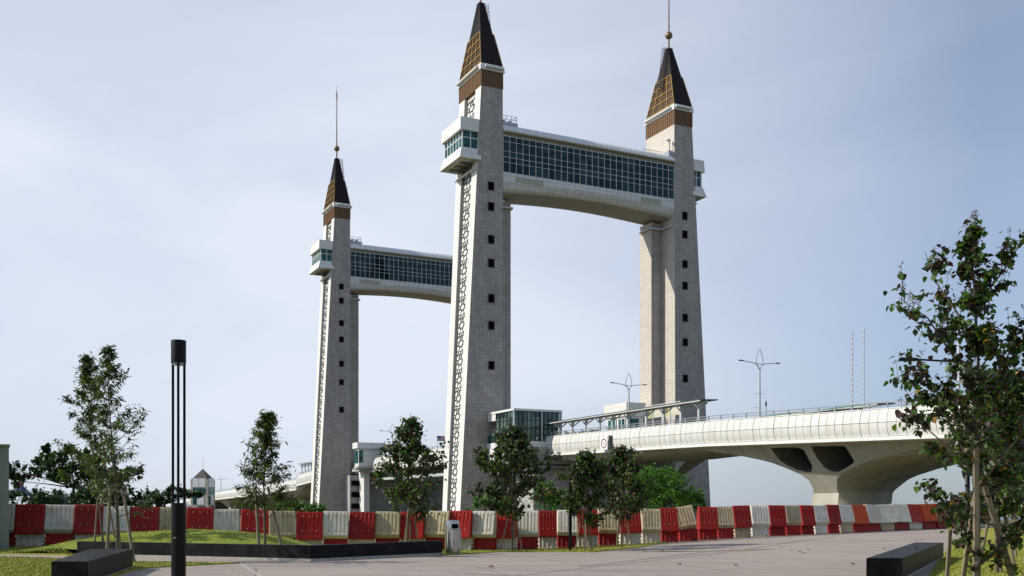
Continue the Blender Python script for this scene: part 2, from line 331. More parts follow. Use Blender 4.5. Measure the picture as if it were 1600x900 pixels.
# ------------------------------------------------------------------ mesh builder
class MB:
    def __init__(s): s.v = []; s.f = []; s.m = []
    def add(s, vs, fs, mi=0):
        o = len(s.v); s.v += [tuple(x) for x in vs]
        for f in fs: s.f.append(tuple(i+o for i in f)); s.m.append(mi)
    def box(s, a, b, mi=0):
        (x0, y0, z0), (x1, y1, z1) = a, b
        s.add([(x0, y0, z0), (x1, y0, z0), (x1, y1, z0), (x0, y1, z0), (x0, y0, z1), (x1, y0, z1), (x1, y1, z1), (x0, y1, z1)],
              [(0, 3, 2, 1), (4, 5, 6, 7), (0, 1, 5, 4), (1, 2, 6, 5), (2, 3, 7, 6), (3, 0, 4, 7)], mi)
    def hexa(s, p, mi=0):   # 4 bottom + 4 top points
        s.add(p, [(0, 3, 2, 1), (4, 5, 6, 7), (0, 1, 5, 4), (1, 2, 6, 5), (2, 3, 7, 6), (3, 0, 4, 7)], mi)
    def loft(s, rings, mi=0, caps=True, closed=True):
        n = len(rings[0]); o = len(s.v)
        for r in rings: s.v += [tuple(p) for p in r]
        for k in range(len(rings)-1):
            for i in range(n if closed else n-1):
                j = (i+1) % n
                s.f.append((o+k*n+i, o+k*n+j, o+(k+1)*n+j, o+(k+1)*n+i)); s.m.append(mi)
        if caps and closed:
            s.f.append(tuple(o+i for i in reversed(range(n)))); s.m.append(mi)
            s.f.append(tuple(o+(len(rings)-1)*n+i for i in range(n))); s.m.append(mi)
    def tube(s, pts, rad, n=8, mi=0, caps=True):
        pts = [Vector(p) for p in pts]
        if isinstance(rad, (int, float)): rad = [rad]*len(pts)
        rings = []; up = None
        for i, p in enumerate(pts):
            d = (pts[min(i+1, len(pts)-1)]-pts[max(i-1, 0)]).normalized()
            if up is None:
                up = Vector((0, 0, 1)) if abs(d.z) < .9 else Vector((1, 0, 0))
            x = (up-d*up.dot(d)).normalized(); y = d.cross(x); up = x
            rings.append([p+(x*math.cos(2*math.pi*k/n)+y*math.sin(2*math.pi*k/n))*rad[i] for k in range(n)])
        s.loft(rings, mi, caps)
    def bar(s, p, q, w, h, up=(0, 0, 1), mi=0):
        p = Vector(p); q = Vector(q); d = (q-p).normalized(); up = Vector(up)
        x = d.cross(up)
        if x.length < 1e-4: x = d.cross(Vector((1, 0, 0)))
        x.normalize(); y = x.cross(d)
        r = lambda c: [c-x*w/2-y*h/2, c+x*w/2-y*h/2, c+x*w/2+y*h/2, c-x*w/2+y*h/2]
        s.loft([r(p), r(q)], mi)
    def lathe(s, prof, c=(0, 0, 0), n=24, mi=0):
        c = Vector(c)
        s.loft([[c+Vector((r*math.cos(2*math.pi*k/n), r*math.sin(2*math.pi*k/n), z)) for k in range(n)] for r, z in prof], mi)
    def build(s, name, mats, parent=None, smooth=False, origin=(0, 0, 0), mp=None, bevel=0, autos=None, fixn=True):
        me = bpy.data.meshes.new(name)
        vs = s.v
        if mp: vs = [mp(*p) for p in vs]
        ox, oy, oz = origin
        vs = [(x-ox, y-oy, z-oz) for x, y, z in vs]
        me.from_pydata(vs, [], s.f)
        if not isinstance(mats, (list, tuple)): mats = [mats]
        for m in mats: me.materials.append(m)
        if len(mats) > 1: me.polygons.foreach_set('material_index', s.m)
        if fixn or bevel:
            bm = bmesh.new(); bm.from_mesh(me)
            if fixn: bmesh.ops.recalc_face_normals(bm, faces=bm.faces)
            if bevel: bmesh.ops.bevel(bm, geom=[e for e in bm.edges if len(e.link_faces) == 2 and e.calc_face_angle(0) > .5], offset=bevel, segments=2, affect='EDGES')
            bm.to_mesh(me); bm.free()
        if smooth: me.polygons.foreach_set('use_smooth', [True]*len(me.polygons))
        if autos:
            me.polygons.foreach_set('use_smooth', [True]*len(me.polygons))
            try: me.set_sharp_from_angle(angle=R(autos))
            except Exception: pass
        me.update()
        o = bpy.data.objects.new(name, me); COL.objects.link(o)
        if parent: o.parent = parent
        return o
def tag(o, label=None, cat=None, group=None, kind=None):
    if label: o['label'] = label
    if cat: o['category'] = cat
    if group: o['group'] = group
    if kind: o['kind'] = kind
    return o
def empty(name, loc, rz=0):
    o = bpy.data.objects.new(name, None); COL.objects.link(o); o.location = loc; o.rotation_euler = (0, 0, rz); o.empty_display_size = .5
    return o
KIDS = {}
def copy_tree(o, parent=None):
    c = o.copy(); COL.objects.link(c)
    if parent: c.parent = parent
    for ch in [x for x in list(bpy.data.objects) if x.parent == o]: copy_tree(ch, c)
    return c

# ------------------------------------------------------------------ ground
def gz(X, Y):
    dip = interp([(-19, 0), (-12, -.2), (-9, -.32), (0, -.3), (4, -.25), (8, -.15), (13, -.02), (20, .02), (30, .12)], X)*sstep(38, 42.5, Y)
    z = dip
    z += -1.4*sstep(0, 26, Y-interp([(-60, 50), (-20, 50), (-5, 54), (3, 56), (10, 64), (20, 78), (40, 96)], X))
    return z
def sheet(name, poly, off, mat, cell=1.5, cat=None, zf=gz, kind='structure', thick=0):
    bm = bmesh.new(); vs = [bm.verts.new((p[0], p[1], 0)) for p in poly]; bm.faces.new(vs)
    xs = [p[0] for p in poly]; ys = [p[1] for p in poly]
    for ax, lo, hi in ((0, min(xs), max(xs)), (1, min(ys), max(ys))):
        k = math.floor(lo/cell)+1
        while k*cell < hi:
            c = [0, 0, 0]; c[ax] = k*cell; nn = [0, 0, 0]; nn[ax] = 1
            bmesh.ops.bisect_plane(bm, geom=bm.verts[:]+bm.edges[:]+bm.faces[:], plane_co=c, plane_no=nn); k += 1
    bmesh.ops.recalc_face_normals(bm, faces=bm.faces)
    for v in bm.verts: v.co.z = zf(v.co.x, v.co.y)+off
    if bm.faces[:] and bm.faces[0].normal.z < 0: bmesh.ops.reverse_faces(bm, faces=bm.faces)
    bm.normal_update()
    if thick:
        r = bmesh.ops.extrude_edge_only(bm, edges=[e for e in bm.edges if e.is_boundary])
        for g in r['geom']:
            if isinstance(g, bmesh.types.BMVert): g.co.z -= thick
    me = bpy.data.meshes.new(name); bm.to_mesh(me); bm.free(); me.materials.append(mat)
    o = bpy.data.objects.new(name, me); COL.objects.link(o); o['kind'] = kind
    return o
# one big sheet: fine near, coarse to the horizon
gm = MB()
xs = [-4000, -1500, -600, -250, -120]+[x*4 for x in range(-20, 21)]+[120, 250, 600, 1500, 4000]
ys = [-300, -80]+[y*4 for y in range(-3, 28)]+[125, 160, 250, 600, 1500, 6000]
for j, y in enumerate(ys):
    for i, x in enumerate(xs):
        z = gz(x, y)-.03
        if y > 150: z -= 1.2*sstep(150, 400, y) if x > -8 else 0
        gm.v.append((x, y, z))
nx = len(xs)
for j in range(len(ys)-1):
    for i in range(nx-1): gm.f.append((j*nx+i, j*nx+i+1, (j+1)*nx+i+1, (j+1)*nx+i)); gm.m.append(0)
tag(gm.build('ground', M['soil'], fixn=False), kind='structure')
wm = MB(); wm.add([(-8, 118, -1.75), (4500, 118, -1.75), (4500, 7500, -1.75), (-8, 7500, -1.75)], [(0, 1, 2, 3)])
tag(wm.build('water', M['water'], fixn=False), kind='structure')
sheet('plaza_paving', [(-70, -10), (60, -10), (60, 90), (36, 82), (20, 66), (10, 60), (0, 55), (-12, 52), (-30, 50), (-70, 50)], 0, M['paving'], 2)
def P(px, py): p = gp(px, py); return (p.x, p.y)
def joint(a, b, wd, mat):
    p, q = Vector((*P(*a), 0)), Vector((*P(*b), 0)); n_ = Vector((-(q-p).y, (q-p).x, 0)).normalized()*wd/2
    sheet('paving_joint', [(p+n_)[:2], (q+n_)[:2], (q-n_)[:2], (p-n_)[:2]], .004, mat, 2)
for a, b, wd, mt in (((376, 881), (425, 912), .09, 'kerb'), ((425, 877), (690, 893), .07, 'kerb'), ((690, 893), (1010, 915), .06, 'joint_dark'), ((905, 886), (1305, 838.5), .09, 'joint_dark'), ((300, 886), (700, 879), .06, 'joint_dark'), ((760, 905), (1180, 858), .05, 'joint_dark')):
    joint(a, b, wd, M[mt])
lawn_polys = [
    ('lawn', [P(-400, 866), P(0, 866), P(60, 867), P(118, 869), (-16.5, 37.2), (-6.0, 33.2), (-2.4, 36.6), (-3.5, 44), (-4.0, 50.5), (-60, 50.5)], M['lawn']),
    ('lawn', [P(-300, 871.5), P(0, 871.5), P(120, 874.5), P(215, 879), P(375, 880.5), P(300, 884), P(232, 888), P(214, 890), (-8.9, 21), (-8.6, 8), (-40, 8)], M['lawn']),
    ('lawn', [P(692, 868), P(860, 858), P(1000, 848.5), (9.0, 55), (-4, 53), (-4, 44), (-3.2, 38)], M['lawn']),
    ('lawn', [P(1440, 920), P(1472, 868), P(1497, 846), P(1530, 832), P(1600, 819), (90, 100), (90, 5), (7.5, 5)], M['lawn'])]
LAWNS = []
for nm, poly, mt in lawn_polys: LAWNS.append((sheet(nm, poly, .035, mt, 1.0, thick=.05), poly))
# grass mound behind the low wall
def mound_z(X, Y):
    p = interp([(-18.3, 0), (-17, .17), (-16.2, .38), (-14.3, .66), (-12, .78), (-10.6, .74), (-9.5, .64), (-8.5, .48), (-7.6, .2), (-6.6, 0)], X)
    wl = interp([(-15, 35.4), (-6.2, 31.7), (-2.4, 35.9)], X)
    q = sstep(wl-.5, 37.8, Y)*(1-sstep(39.8, 41.7, Y))
    return p*q + .03*noise.noise(Vector((X*.8, Y*.8, 0)))*q
mm = MB(); n1, n2 = 60, 44
for j in range(n2+1):
    for i in range(n1+1):
        X = lerp(-18.5, -6.3, i/n1); wl = interp([(-18.5, 36.9), (-15, 35.7), (-6.2, 32.0)], X); Y = lerp(wl+.1, 41.8, j/n2)
        mm.v.append((X, Y, max(mound_z(X, Y)+gz(X, Y)+.05, gz(X, Y)+.02)))
for j in range(n2):
    for i in range(n1): k = j*(n1+1)+i; mm.f.append((k, k+1, k+n1+2, k+n1+1)); mm.m.append(0)
tag(mm.build('grass_mound', M['mound'], smooth=True, fixn=False), kind='structure')
# grass blades on the lawns and mound (uncountable)
def inside(poly, x, y):
    c = False; n = len(poly)
    for i in range(n):
        (x1, y1), (x2, y2) = poly[i][:2], poly[(i+1) % n][:2]
        if (y1 > y) != (y2 > y) and x < (x2-x1)*(y-y1)/(y2-y1)+x1: c = not c
    return c
rg = random.Random(3)
gb = MB()
def blade(x, y, z, h):
    a = rg.uniform(0, 6.283); w_ = h*.28; lx, ly = rg.uniform(-.5, .5)*h, rg.uniform(-.5, .5)*h
    gb.add([(x-w_*math.cos(a), y-w_*math.sin(a), z), (x+w_*math.cos(a), y+w_*math.sin(a), z), (x+lx, y+ly, z+h)], [(0, 1, 2)])
cnt = 0
while cnt < 120000:
    d = rg.uniform(19, 47)
    px = rg.choice([rg.uniform(-20, 480), rg.uniform(-20, 300), rg.uniform(1380, 1640), rg.uniform(690, 1010)])
    X = (px-800)/F*d; Y = d
    on = any(inside(pl, X, Y) for _, pl in LAWNS)
    if not on: continue
    mz = mound_z(X, Y) if -18.3 < X < -6.6 and 33 < Y < 41.6 else 0
    blade(X, Y, gz(X, Y)+.035+mz, rg.uniform(.02, .045)*(1.3 if Y > 33 else 1)); cnt += 1
tag(gb.build('grass', M['blades'], fixn=False), 'short green grass growing on the lawns beside the paving', 'grass', kind='stuff')

# ------------------------------------------------------------------ bridge towers
U1 = 3.5
def u0(z): return -3.55*(1-z/63.2)
def v0(z): return -.35*(1-z/63.2)
def v1(z): return lerp(6.35, 8.0, z/63.2)
def tower(m, tone, w_in):
    fx = (lambda u, v, z: (37.7-u, v, z)) if m else (lambda u, v, z: (u, v, z))
    oc = fx(1.75, 3.9, -2)
    root = empty('bridge_tower', W(*oc), TH)
    def B(mb, name, mat, parent=root, **k): return mb.build(name, mat, parent, origin=oc, mp=fx, **k)
    # shaft: four faces, recessed channel on the outer face
    def ring(z):
        a, c, e = u0(z), v0(z), v1(z); l = lerp(c, e, .245); h = lerp(c, e, .745)
        return [(a, c), (U1, c), (U1, e), (a, e), (a, h), (a+.45, h), (a+.45, l), (a, l)]
    s = MB(); zs = [-2, 15, 30, 45, 63.2]
    rings = [[(x, y, z) for x, y in ring(z)] for z in zs]
    n = 8; o = 0
    for r in rings: s.v += r
    for k in range(len(zs)-1):
        for i in range(n):
            j = (i+1) % n
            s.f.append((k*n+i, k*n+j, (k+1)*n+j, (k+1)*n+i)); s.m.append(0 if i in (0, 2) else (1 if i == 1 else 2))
    s.f.append(tuple((len(zs)-1)*n+i for i in range(n))); s.m.append(2)
    # inner pilaster
    ip = MB()
    B(s, 'shaft', [M['tower_tile_shaded'], M['tower_tile_lit'], M['white_panel']])
    ip.loft([[(U1+.01, 3.4, z), (U1+w_in, 3.4, z), (U1+w_in, 6.8, z), (U1+.01, 6.8, z)] for z in (-2, 48.0)], 0)
    ip.m = [0, 1, 0, 1, 0, 0]
    B(ip, 'lift_shaft', [M['tower_tile_shaded'], M['tower_tile_lit']])
    # backing + screen in the channel
    def pt(z, f, du):   # f 0..1 across the channel
        c, e = v0(z), v1(z); l = lerp(c, e, .245); h = lerp(c, e, .745)
        return Vector((u0(z)+du, lerp(l, h, f), z))
    sb = MB(); sb.loft([[pt(z, .12, .44), pt(z, .88, .44), pt(z, .88, .38), pt(z, .12, .38)] for z in (0, 63)])
    B(sb, 'screen_backing', M['screen_back'])
    sn = MB(); per = 2.72; z0 = 0.0
    def seg(z, a, b, wd=.072):
        p = pt(z+a[1]*per, a[0], .30); q = pt(z+b[1]*per, b[0], .30)
        if max(p.z, q.z) > 62.9: return
        d = (q-p).normalized(); x = d.cross(Vector((1, 0, 0))).normalized()
        sn.add([p-x*wd/2, p+x*wd/2, q+x*wd/2, q-x*wd/2, p-x*wd/2+Vector((.06, 0, 0)), p+x*wd/2+Vector((.06, 0, 0)), q+x*wd/2+Vector((.06, 0, 0)), q-x*wd/2+Vector((.06, 0, 0))],
               [(0, 1, 2, 3), (0, 4, 5, 1), (1, 5, 6, 2), (2, 6, 7, 3), (3, 7, 4, 0)])
    oc8 = [(.5+.2*math.cos(R(a)), .5+.155*math.sin(R(a))) for a in range(0, 360, 45)]
    base_segs = []
    for i in range(8): base_segs.append((oc8[i], oc8[(i+1) % 8]))
    out8 = [(.5+.36*math.cos(R(a)), .5+.29*math.sin(R(a))) for a in (22, 68, 112, 158, 202, 248, 292, 338)]
    for i in range(8):
        base_segs.append((out8[i], oc8[i])); base_segs.append((out8[i], oc8[(i+1) % 8]))
    for i in (0, 3, 4, 7): base_segs.append((out8[i], (0.12 if out8[i][0] < .5 else .88, out8[i][1]+(.03 if out8[i][1] > .5 else -.03))))
    for i in (1, 2): base_segs.append((out8[i], (out8[i][0], .93)))
    for i in (5, 6): base_segs.append((out8[i], (out8[i][0], .07)))
    base_segs += [((.12, .93), (.88, .93)), ((.12, .07), (.88, .07)), ((.3, .93), (.3, 1.07)), ((.5, .93), (.5, 1.07)), ((.7, .93), (.7, 1.07)),
                  ((.12, .8), (.3, .93)), ((.88, .8), (.7, .93)), ((.12, .2), (.3, .07)), ((.88, .2), (.7, .07)), (out8[1], (.3, .93)), (out8[2], (.7, .93))]
    z = z0
    while z < 62:
        for a, b in base_segs: seg(z, a, b)
        z += per
    for f in (.06, .94):
        sn.loft([[pt(z, f-.06, .34), pt(z, f+.06, .34), pt(z, f+.06, .26), pt(z, f-.06, .26)] for z in (0, 62.9)])
    B(sn, 'lattice_screen', M['screen'], fixn=False)
    # small square windows on the face towards the viewer and the far face
    for y in (293, 325, 376, 413, 468, 510, 572, 625):
        z = EYE+(HY-y)*.09425; wb = MB(); wb.box((1.1, v0(z)-.05, z-.55), (1.95, v0(z)+.2, z+.55), 0)
        for a, b in (((1.04, -.62), (2.01, -.55)), ((1.04, .55), (2.01, .62)), ((1.04, -.55), (1.1, .55)), ((1.95, -.55), (2.01, .55))):
            wb.box((a[0], v0(z)-.12, z+a[1]), (b[0], v0(z)+.1, z+b[1]), 1)
        if y < 600: B(wb, 'window', [M['dark'], M['dark_frame']])
    # brown cladding band with ribs
    cb = MB(); zb, zt = 63.2, 65.55
    cb.box((-.03, -.03, zb), (U1+.03, 8.03, zt), 0)
    for i in range(8):
        u = .0+i*.5
        for vv in (-.10, 8.03): cb.box((u-.03, vv, zb+.02), (u+.04, vv+.07, zt-.02), 1)
    for i in range(14):
        v = .1+i*.6
        for uu in (-.10, U1+.03): cb.box((uu, v-.03, zb+.02), (uu+.07, v+.04, zt-.02), 1)
    B(cb, 'cladding_band', [M['brown_clad'], M['brown_rib']])
    co_ = MB(); co_.box((-.18, -.18, 65.55), (U1+.18, 8.18, 66.2)); co_.box((-.08, -.08, 66.2), (U1+.08, 8.08, 66.5))
    cn = B(co_, 'cornice', M['white'])
    gp_ = MB()
    for p, q in (((-.42, .5, 66.0), (-.42, 7.9, 66.0)), ((.5, -.42, 66.0), (U1, -.42, 66.0)), ((U1+.42, .5, 66.0), (U1+.42, 7.9, 66.0))): gp_.tube([p, q], .2, 10)
    B(gp_, 'gutter_pipe', M['pipe_white'], cn, autos=40)
    # spire
    zb, zt = 66.5, 77.0
    def sr(z, e=0):
        t = (z-zb)/(zt-zb); cu, cv = 1.75, 4.0
        hu = lerp(1.66, .42, t)+e; hv = lerp(3.9, .5, t)+e
        return [(cu-hu, cv-hv, z), (cu+hu, cv-hv, z), (cu+hu, cv+hv, z), (cu-hu, cv+hv, z)]
    sp = MB(); sp.loft([sr(zb), sr(zt)])
    for side in (0, 2):    # standing seams on the dark faces
        for k in range(1, 6):
            f = k/6; a, b = sr(zb), sr(zt); i, j = side, side+1
            p = Vector(a[i]).lerp(Vector(a[j]), f); q = Vector(b[i]).lerp(Vector(b[j]), f); sp.bar(p, q, .05, .08, (0, 1, 0))
    for side in (1, 3):
        zm = zb+5.4
        for k in range(1, 9):
            f = k/9; a, b = sr(zm), sr(zt); i, j = side, (side+1) % 4
            p = Vector(a[i]).lerp(Vector(a[j]), f); q = Vector(b[i]).lerp(Vector(b[j]), f); sp.bar(p, q, .05, .06, (1, 0, 0))
    sp.box((1.3, 3.5, zt), (2.2, 4.5, zt+.18))
    spo = B(sp, 'spire', M['roof_dark'])
    for side in (1, 3):
        zm = zb+5.4; gl = MB(); a, b = sr(zb+.15, .05), sr(zm, .05); i, j = side, (side+1) % 4
        c = [Vector(a[i]), Vector(a[j]), Vector(b[j]), Vector(b[i])]
        nn = Vector((1 if side == 1 else -1, 0, 0))
        gl.hexa([c[0]-nn*.06, c[1]-nn*.06, c[1], c[0], c[3]-nn*.06, c[2]-nn*.06, c[2], c[3]], 0)
        for k in range(0, 19):
            f = k/18; gl.bar(c[0].lerp(c[1], f)+nn*.03, c[3].lerp(c[2], f)+nn*.03, .05, .05, (1, 0, 0), 0)
        for k in range(5):
            f = k/4; gl.bar(c[0].lerp(c[1], f)+nn*.08, c[3].lerp(c[2], f)+nn*.08, .1, .1, (1, 0, 0), 1)
        for k in range(5):
            f = k/4; gl.bar(c[0].lerp(c[3], f)+nn*.1, c[1].lerp(c[2], f)+nn*.1, .1, .1, (1, 0, 0), 1)
        B(gl, 'gold_grille', [M['gold_back'], M['gold']], spo)
    # cage ladder on the inner face
    ld = MB(); za, zb2 = 70.3, 77.3
    def lp(z, dv, du): t = (z-zb)/(zt-zb); return Vector((1.75+lerp(1.66, .42, t)+du, 4.0+dv, z))
    for dv in (-.28, .28):
        for du in (.25, .75): ld.tube([lp(za, dv, du), lp(zb2, dv, du)], .035, 5)
    z = za
    while z < zb2:
        for a, b in (((-.28, .25), (.28, .25)), ((-.28, .75), (.28, .75)), ((-.28, .25), (-.28, .75)), ((.28, .25), (.28, .75))): ld.bar(lp(z, *a), lp(z, *b), .04, .04)
        z += .45
    for a, b in (((-.5, .1), (.5, .1)), ((.5, .1), (.5, 1.1)), ((.5, 1.1), (-.5, 1.1)), ((-.5, 1.1), (-.5, .1))):
        for dz in (0, .5, 1): ld.bar(lp(za, *a)+Vector((0, 0, dz)), lp(za, *b)+Vector((0, 0, dz)), .05, .05)
    B(ld, 'cage_ladder', M['screen'], fixn=False)
    # mast and ball
    ma = MB(); ma.tube([(1.75, 4, 77), (1.75, 4, 84), (1.75, 4, 90), (1.75, 4, 93)], [.17, .12, .1, .03], 8); ma.tube([(1.75, 4, 90), (1.75, 4, 91.6)], .15, 8)
    mo = B(ma, 'mast', M['mast'], autos=40)
    bl = MB(); bl.lathe([(.62*math.sin(math.pi*k/14)+.001, .62-.62*math.cos(math.pi*k/14)+78.8) for k in range(15)], (1.75, 4, 0), 20)
    B(bl, 'ball', M['bronze'], mo, smooth=True)
    # observation box on the outer face
    ob = MB(); ux = -2.2 if m else -2.95
    def rbox(mb, ua, va, vb, zlo, zhi, ub=-.1, mi=0, fl=0):
        mb.hexa([(ua-fl, va-fl, zlo), (ub, va-fl, zlo), (ub, vb+fl, zlo), (ua-fl, vb+fl, zlo), (ua, va, zhi), (ub, va, zhi), (ub, vb, zhi), (ua, vb, zhi)], mi)
    rbox(ob, ux-.25, .1, 7.1, 56.3, 58.2, fl=.12)
    bo = B(ob, 'box_roof', M['white_panel'])
    lo = MB(); rbox(lo, ux-.1, .2, 7.0, 52.2, 53.85, fl=.45)
    B(lo, 'box_floor', M['white_panel'])
    un = MB(); un.box((ux-.3, 0.1, 52.12), (-.2, 7.2, 52.197)); 
    for k in range(3): un.box((ux+.5, 1.4+k*1.9, 51.95), (-.6, 2.4+k*1.9, 52.118), 1)
    B(un, 'box_soffit', [M['olive_panel'], M['screen']])
    gz_ = MB(); gz_.box((ux+.12, .42, 53.85), (-.2, 6.78, 56.3)); bg_ = B(gz_, 'glazing', M['glass_teal'])
    fr = MB()
    for k in range(7):
        v = .38+k*(6.44/6); fr.box((ux+.04, v-.07, 53.85), (ux+.2, v+.07, 56.3))
    for k in range(3):
        u = ux+.12+k*(-ux*.44); 
        for vv in (.36, 6.74): fr.box((u-.07, vv, 53.85), (u+.07, vv+.1, 56.3))
    fr.box((ux+.06, .36, 55.3), (ux+.18, 6.84, 55.42)); fr.box((ux+.1, .37, 55.3), (-.3, .47, 55.42))
    B(fr, 'window_frame', M['white'], bg_)
    pp = MB(); pp.tube([(-.95, .1, 51.0), (-.95, 7.3, 51.0)], .17, 10); pp.bar((-.95, 1, 51), (-.3, 1, 51), .15, .15); pp.bar((-.95, 6.5, 51), (-.3, 6.5, 51), .15, .15)
    B(pp, 'conduit_pipe', M['pipe_white'])
    # short pipe bracket below the high gallery
    pb = MB(); pb.tube([(U1+.3, 3.1, 46.9), (U1+w_in+.2, 3.1, 46.9)], .16, 8); pb.tube([(U1+w_in+.3, 3.5, 46.9), (U1+w_in+.3, 6.6, 46.9)], .16, 8)
    pb.tube([(U1+.35, .4, 46.9), (U1+.35, 3.2, 46.9)], .16, 8)
    B(pb, 'bracket_pipe', M['pipe_white'])
    return root
tA = tower(False, 0, 3.0)
tB = tower(True, 0, 2.1)
GT = 'tiled towers carrying the high glass galleries'
tag(tA, 'tallest tiled bridge tower, its spire tip reaching the top edge of the photo', 'tower', GT)
tag(tB, 'tiled bridge tower at the right of the near portal, ladder on the visible spire face', 'tower', GT)
tC = copy_tree(tA); tC.location = tA.location+BX*76.5+AX*.85
tag(tC, 'farthest and smallest bridge tower in view, at the left, its whole mast showing', 'tower', GT)
tD = copy_tree(tB); tD.location = tB.location+BX*76.5+AX*.85
tag(tD, 'far tower hidden behind the near left tower, ending the far gallery', 'tower', GT)

# ------------------------------------------------------------------ high galleries
def gallery():
    oc = (18.85, 3.9, 48)
    root = empty('sky_gallery', W(*oc), TH)
    def B(mb, name, mat, parent=root, **k): return mb.build(name, mat, parent, origin=oc, **k)
    ua, ub = U1+.02, 34.18
    def arch(u): t = (u-ua)/(ub-ua); return .75*math.sin(math.pi*t)**1 if True else 0
    # hull: fascia, rounded lower edge, soffit
    n = 28
    hull = MB(); prof = [(.0, 51.0), (-.02, 49.8), (.12, 49.2), (.5, 48.65), (1.1, 48.3), (1.9, 48.15), (6.0, 48.15), (6.8, 48.3), (7.4, 48.65), (7.8, 49.2), (7.95, 49.8), (7.95, 51.0)]
    rings = []
    for i in range(n+1):
        u = lerp(ua, ub, i/n); a = arch(u)
        rings.append([(u, v, z+(a if z < 49.5 else (a*.5 if z < 50 else 0))) for v, z in prof])
    m = len(prof); o = 0
    for r in rings: hull.v += r
    for k in range(n):
        for i in range(m-1):
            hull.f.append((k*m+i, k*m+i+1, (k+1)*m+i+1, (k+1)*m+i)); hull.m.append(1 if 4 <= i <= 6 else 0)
    hull.f.append(tuple(range(m))); hull.m.append(0); hull.f.append(tuple(n*m+i for i in reversed(range(m)))); hull.m.append(0)
    hull.box((ua, .3, 50.9), (ub, 7.6, 51.0), 0)
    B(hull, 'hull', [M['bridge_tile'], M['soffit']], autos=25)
    for a, b in ((5.6, 10.2), (27.8, 31.6)):
        ap = MB(); ap.box((a, -.045, 49.85), (b, .05, 50.6)); B(ap, 'access_panel', M['olive_panel'])
    # roof
    rf = MB(); pr = [(-.35, 57.0), (-.3, 57.35), (.1, 57.9), (.9, 58.4), (2.2, 58.7), (3.97, 58.8), (5.7, 58.7), (7.0, 58.4), (7.8, 57.9), (8.2, 57.35), (8.25, 57.0)]
    rr = [[(lerp(ua, ub, i/n), v, z) for v, z in pr] for i in range(n+1)]
    mm_ = len(pr)
    for r in rr: rf.v += r
    for k in range(n):
        for i in range(mm_): j = (i+1) % mm_; rf.f.append((k*mm_+i, k*mm_+j, (k+1)*mm_+j, (k+1)*mm_+i)); rf.m.append(0)
    rf.f.append(tuple(range(mm_))); rf.m.append(0); rf.f.append(tuple(n*mm_+i for i in reversed(range(mm_)))); rf.m.append(0)
    ro = B(rf, 'roof', M['bridge_tile'], autos=30)
    ep = MB()
    for k in range(6):
        a = lerp(ua+.3, ub, k/6); b = lerp(ua+.3, ub, (k+1)/6)-.15; ep.tube([(a, -.42, 57.1), (b, -.42, 57.1)], .17, 10)
    B(ep, 'eave_pipe', M['pipe_white'], ro, autos=40)
    lv = MB(); lv.box((ua, .1, 56.45), (ub, .25, 57.0))
    for k in range(4): lv.box((ua, -.02, 56.5+k*.13), (ub, .1, 56.55+k*.13))
    for i in range(29): u = lerp(ua, ub, i/28); lv.box((u-.04, -.06, 56.42), (u+.04, -.021, 57.0))
    B(lv, 'louvre', M['olive_panel'])
    # glazing both sides
    for v in (.06, 7.86):
        g = MB(); g.box((ua, v, 51.0), (ub, v+.04, 56.45)); go = B(g, 'glazing', M['glass'])
        fm = MB(); vo = v-.10 if v < 1 else v+.045
        for i in range(29): u = lerp(ua+.04, ub-.04, i/28); fm.box((u-.034, vo, 51.0), (u+.034, vo+.095, 56.45))
        for f, h in ((.0, .1), (.28, .05), (.42, .06), (.58, .05), (.84, .06), (.985, .1)):
            z = 51.0+f*5.45; fm.box((ua, vo+.01, z), (ub, vo+.09, z+h))
        B(fm, 'window_frame', M['frame_w'], go)
    # inside: floor, ceiling, handrail band and bracing
    fl = MB(); fl.box((ua+.1, .3, 51.01), (ub-.1, 7.6, 51.1)); fl.box((ua+.1, .3, 56.2), (ub-.1, 7.6, 56.4)); fl.box((ua+.1, .3, 52.3), (ub-.1, 7.6, 52.5)); fl.box((ua+.1, 3.0, 52.5), (ub-.1, 4.9, 56.2))
    B(fl, 'interior', M['interior'])
    tr = MB(); nb = 8
    for v in (.75,):
        for i in range(nb):
            a = lerp(ua+.2, ub-.2, i/nb); b = lerp(ua+.2, ub-.2, (i+1)/nb); c = (a+b)/2
            tr.bar((a, v, 51.1), (c, v, 53.9), .3, .3); tr.bar((c, v, 53.9), (b, v, 51.1), .3, .3)
        tr.bar((ua+.2, v, 54.0), (ub-.2, v, 54.0), .35, .4); tr.bar((ua+.2, v, 53.2), (ub-.2, v, 53.2), .15, .2)
    B(tr, 'truss', M['truss'])
    # roof-top service platform and lamp bracket
    pf = MB(); pf.box((ua, 1.0, 58.3), (ua+3.0, 3.0, 58.95)); 
    for a, b in (((ua+.2, 1.1), (ua+2.8, 1.1)), ((ua+2.8, 1.1), (ua+2.8, 3.4)), ((ua+.2, 3.4), (ua+2.8, 3.4))):
        for dz in (.6, 1.2): pf.bar((*a, 58.95+dz*.8), (*b, 58.95+dz*.8), .05, .05)
    for u in (.2, 1.1, 2.0, 2.8):
        for v in (1.1, 3.4): pf.bar((ua+u, v, 58.95), (ua+u, v, 59.95), .06, .06)
    for k in range(5): pf.box((ua+.4+k*.5, 1.6, 58.95), (ua+.65+k*.5, 2.6, 59.2+.3*(k % 2)))
    B(pf, 'service_platform', M['steel'])
    lb = MB(); lb.box((ub-.9, .2, 58.0), (ub-.1, 1.6, 58.9)); lb.bar((ub-.5, .6, 58.9), (ub-.5, .6, 60.6), .12, .12); lb.box((ub-1.0, .4, 60.5), (ub-.4, .8, 60.75))
    for k in range(8): lb.bar((ub-.6-k*.5, 2.6, 58.5), (ub-.6-k*.5, 2.6, 59.4), .05, .05)
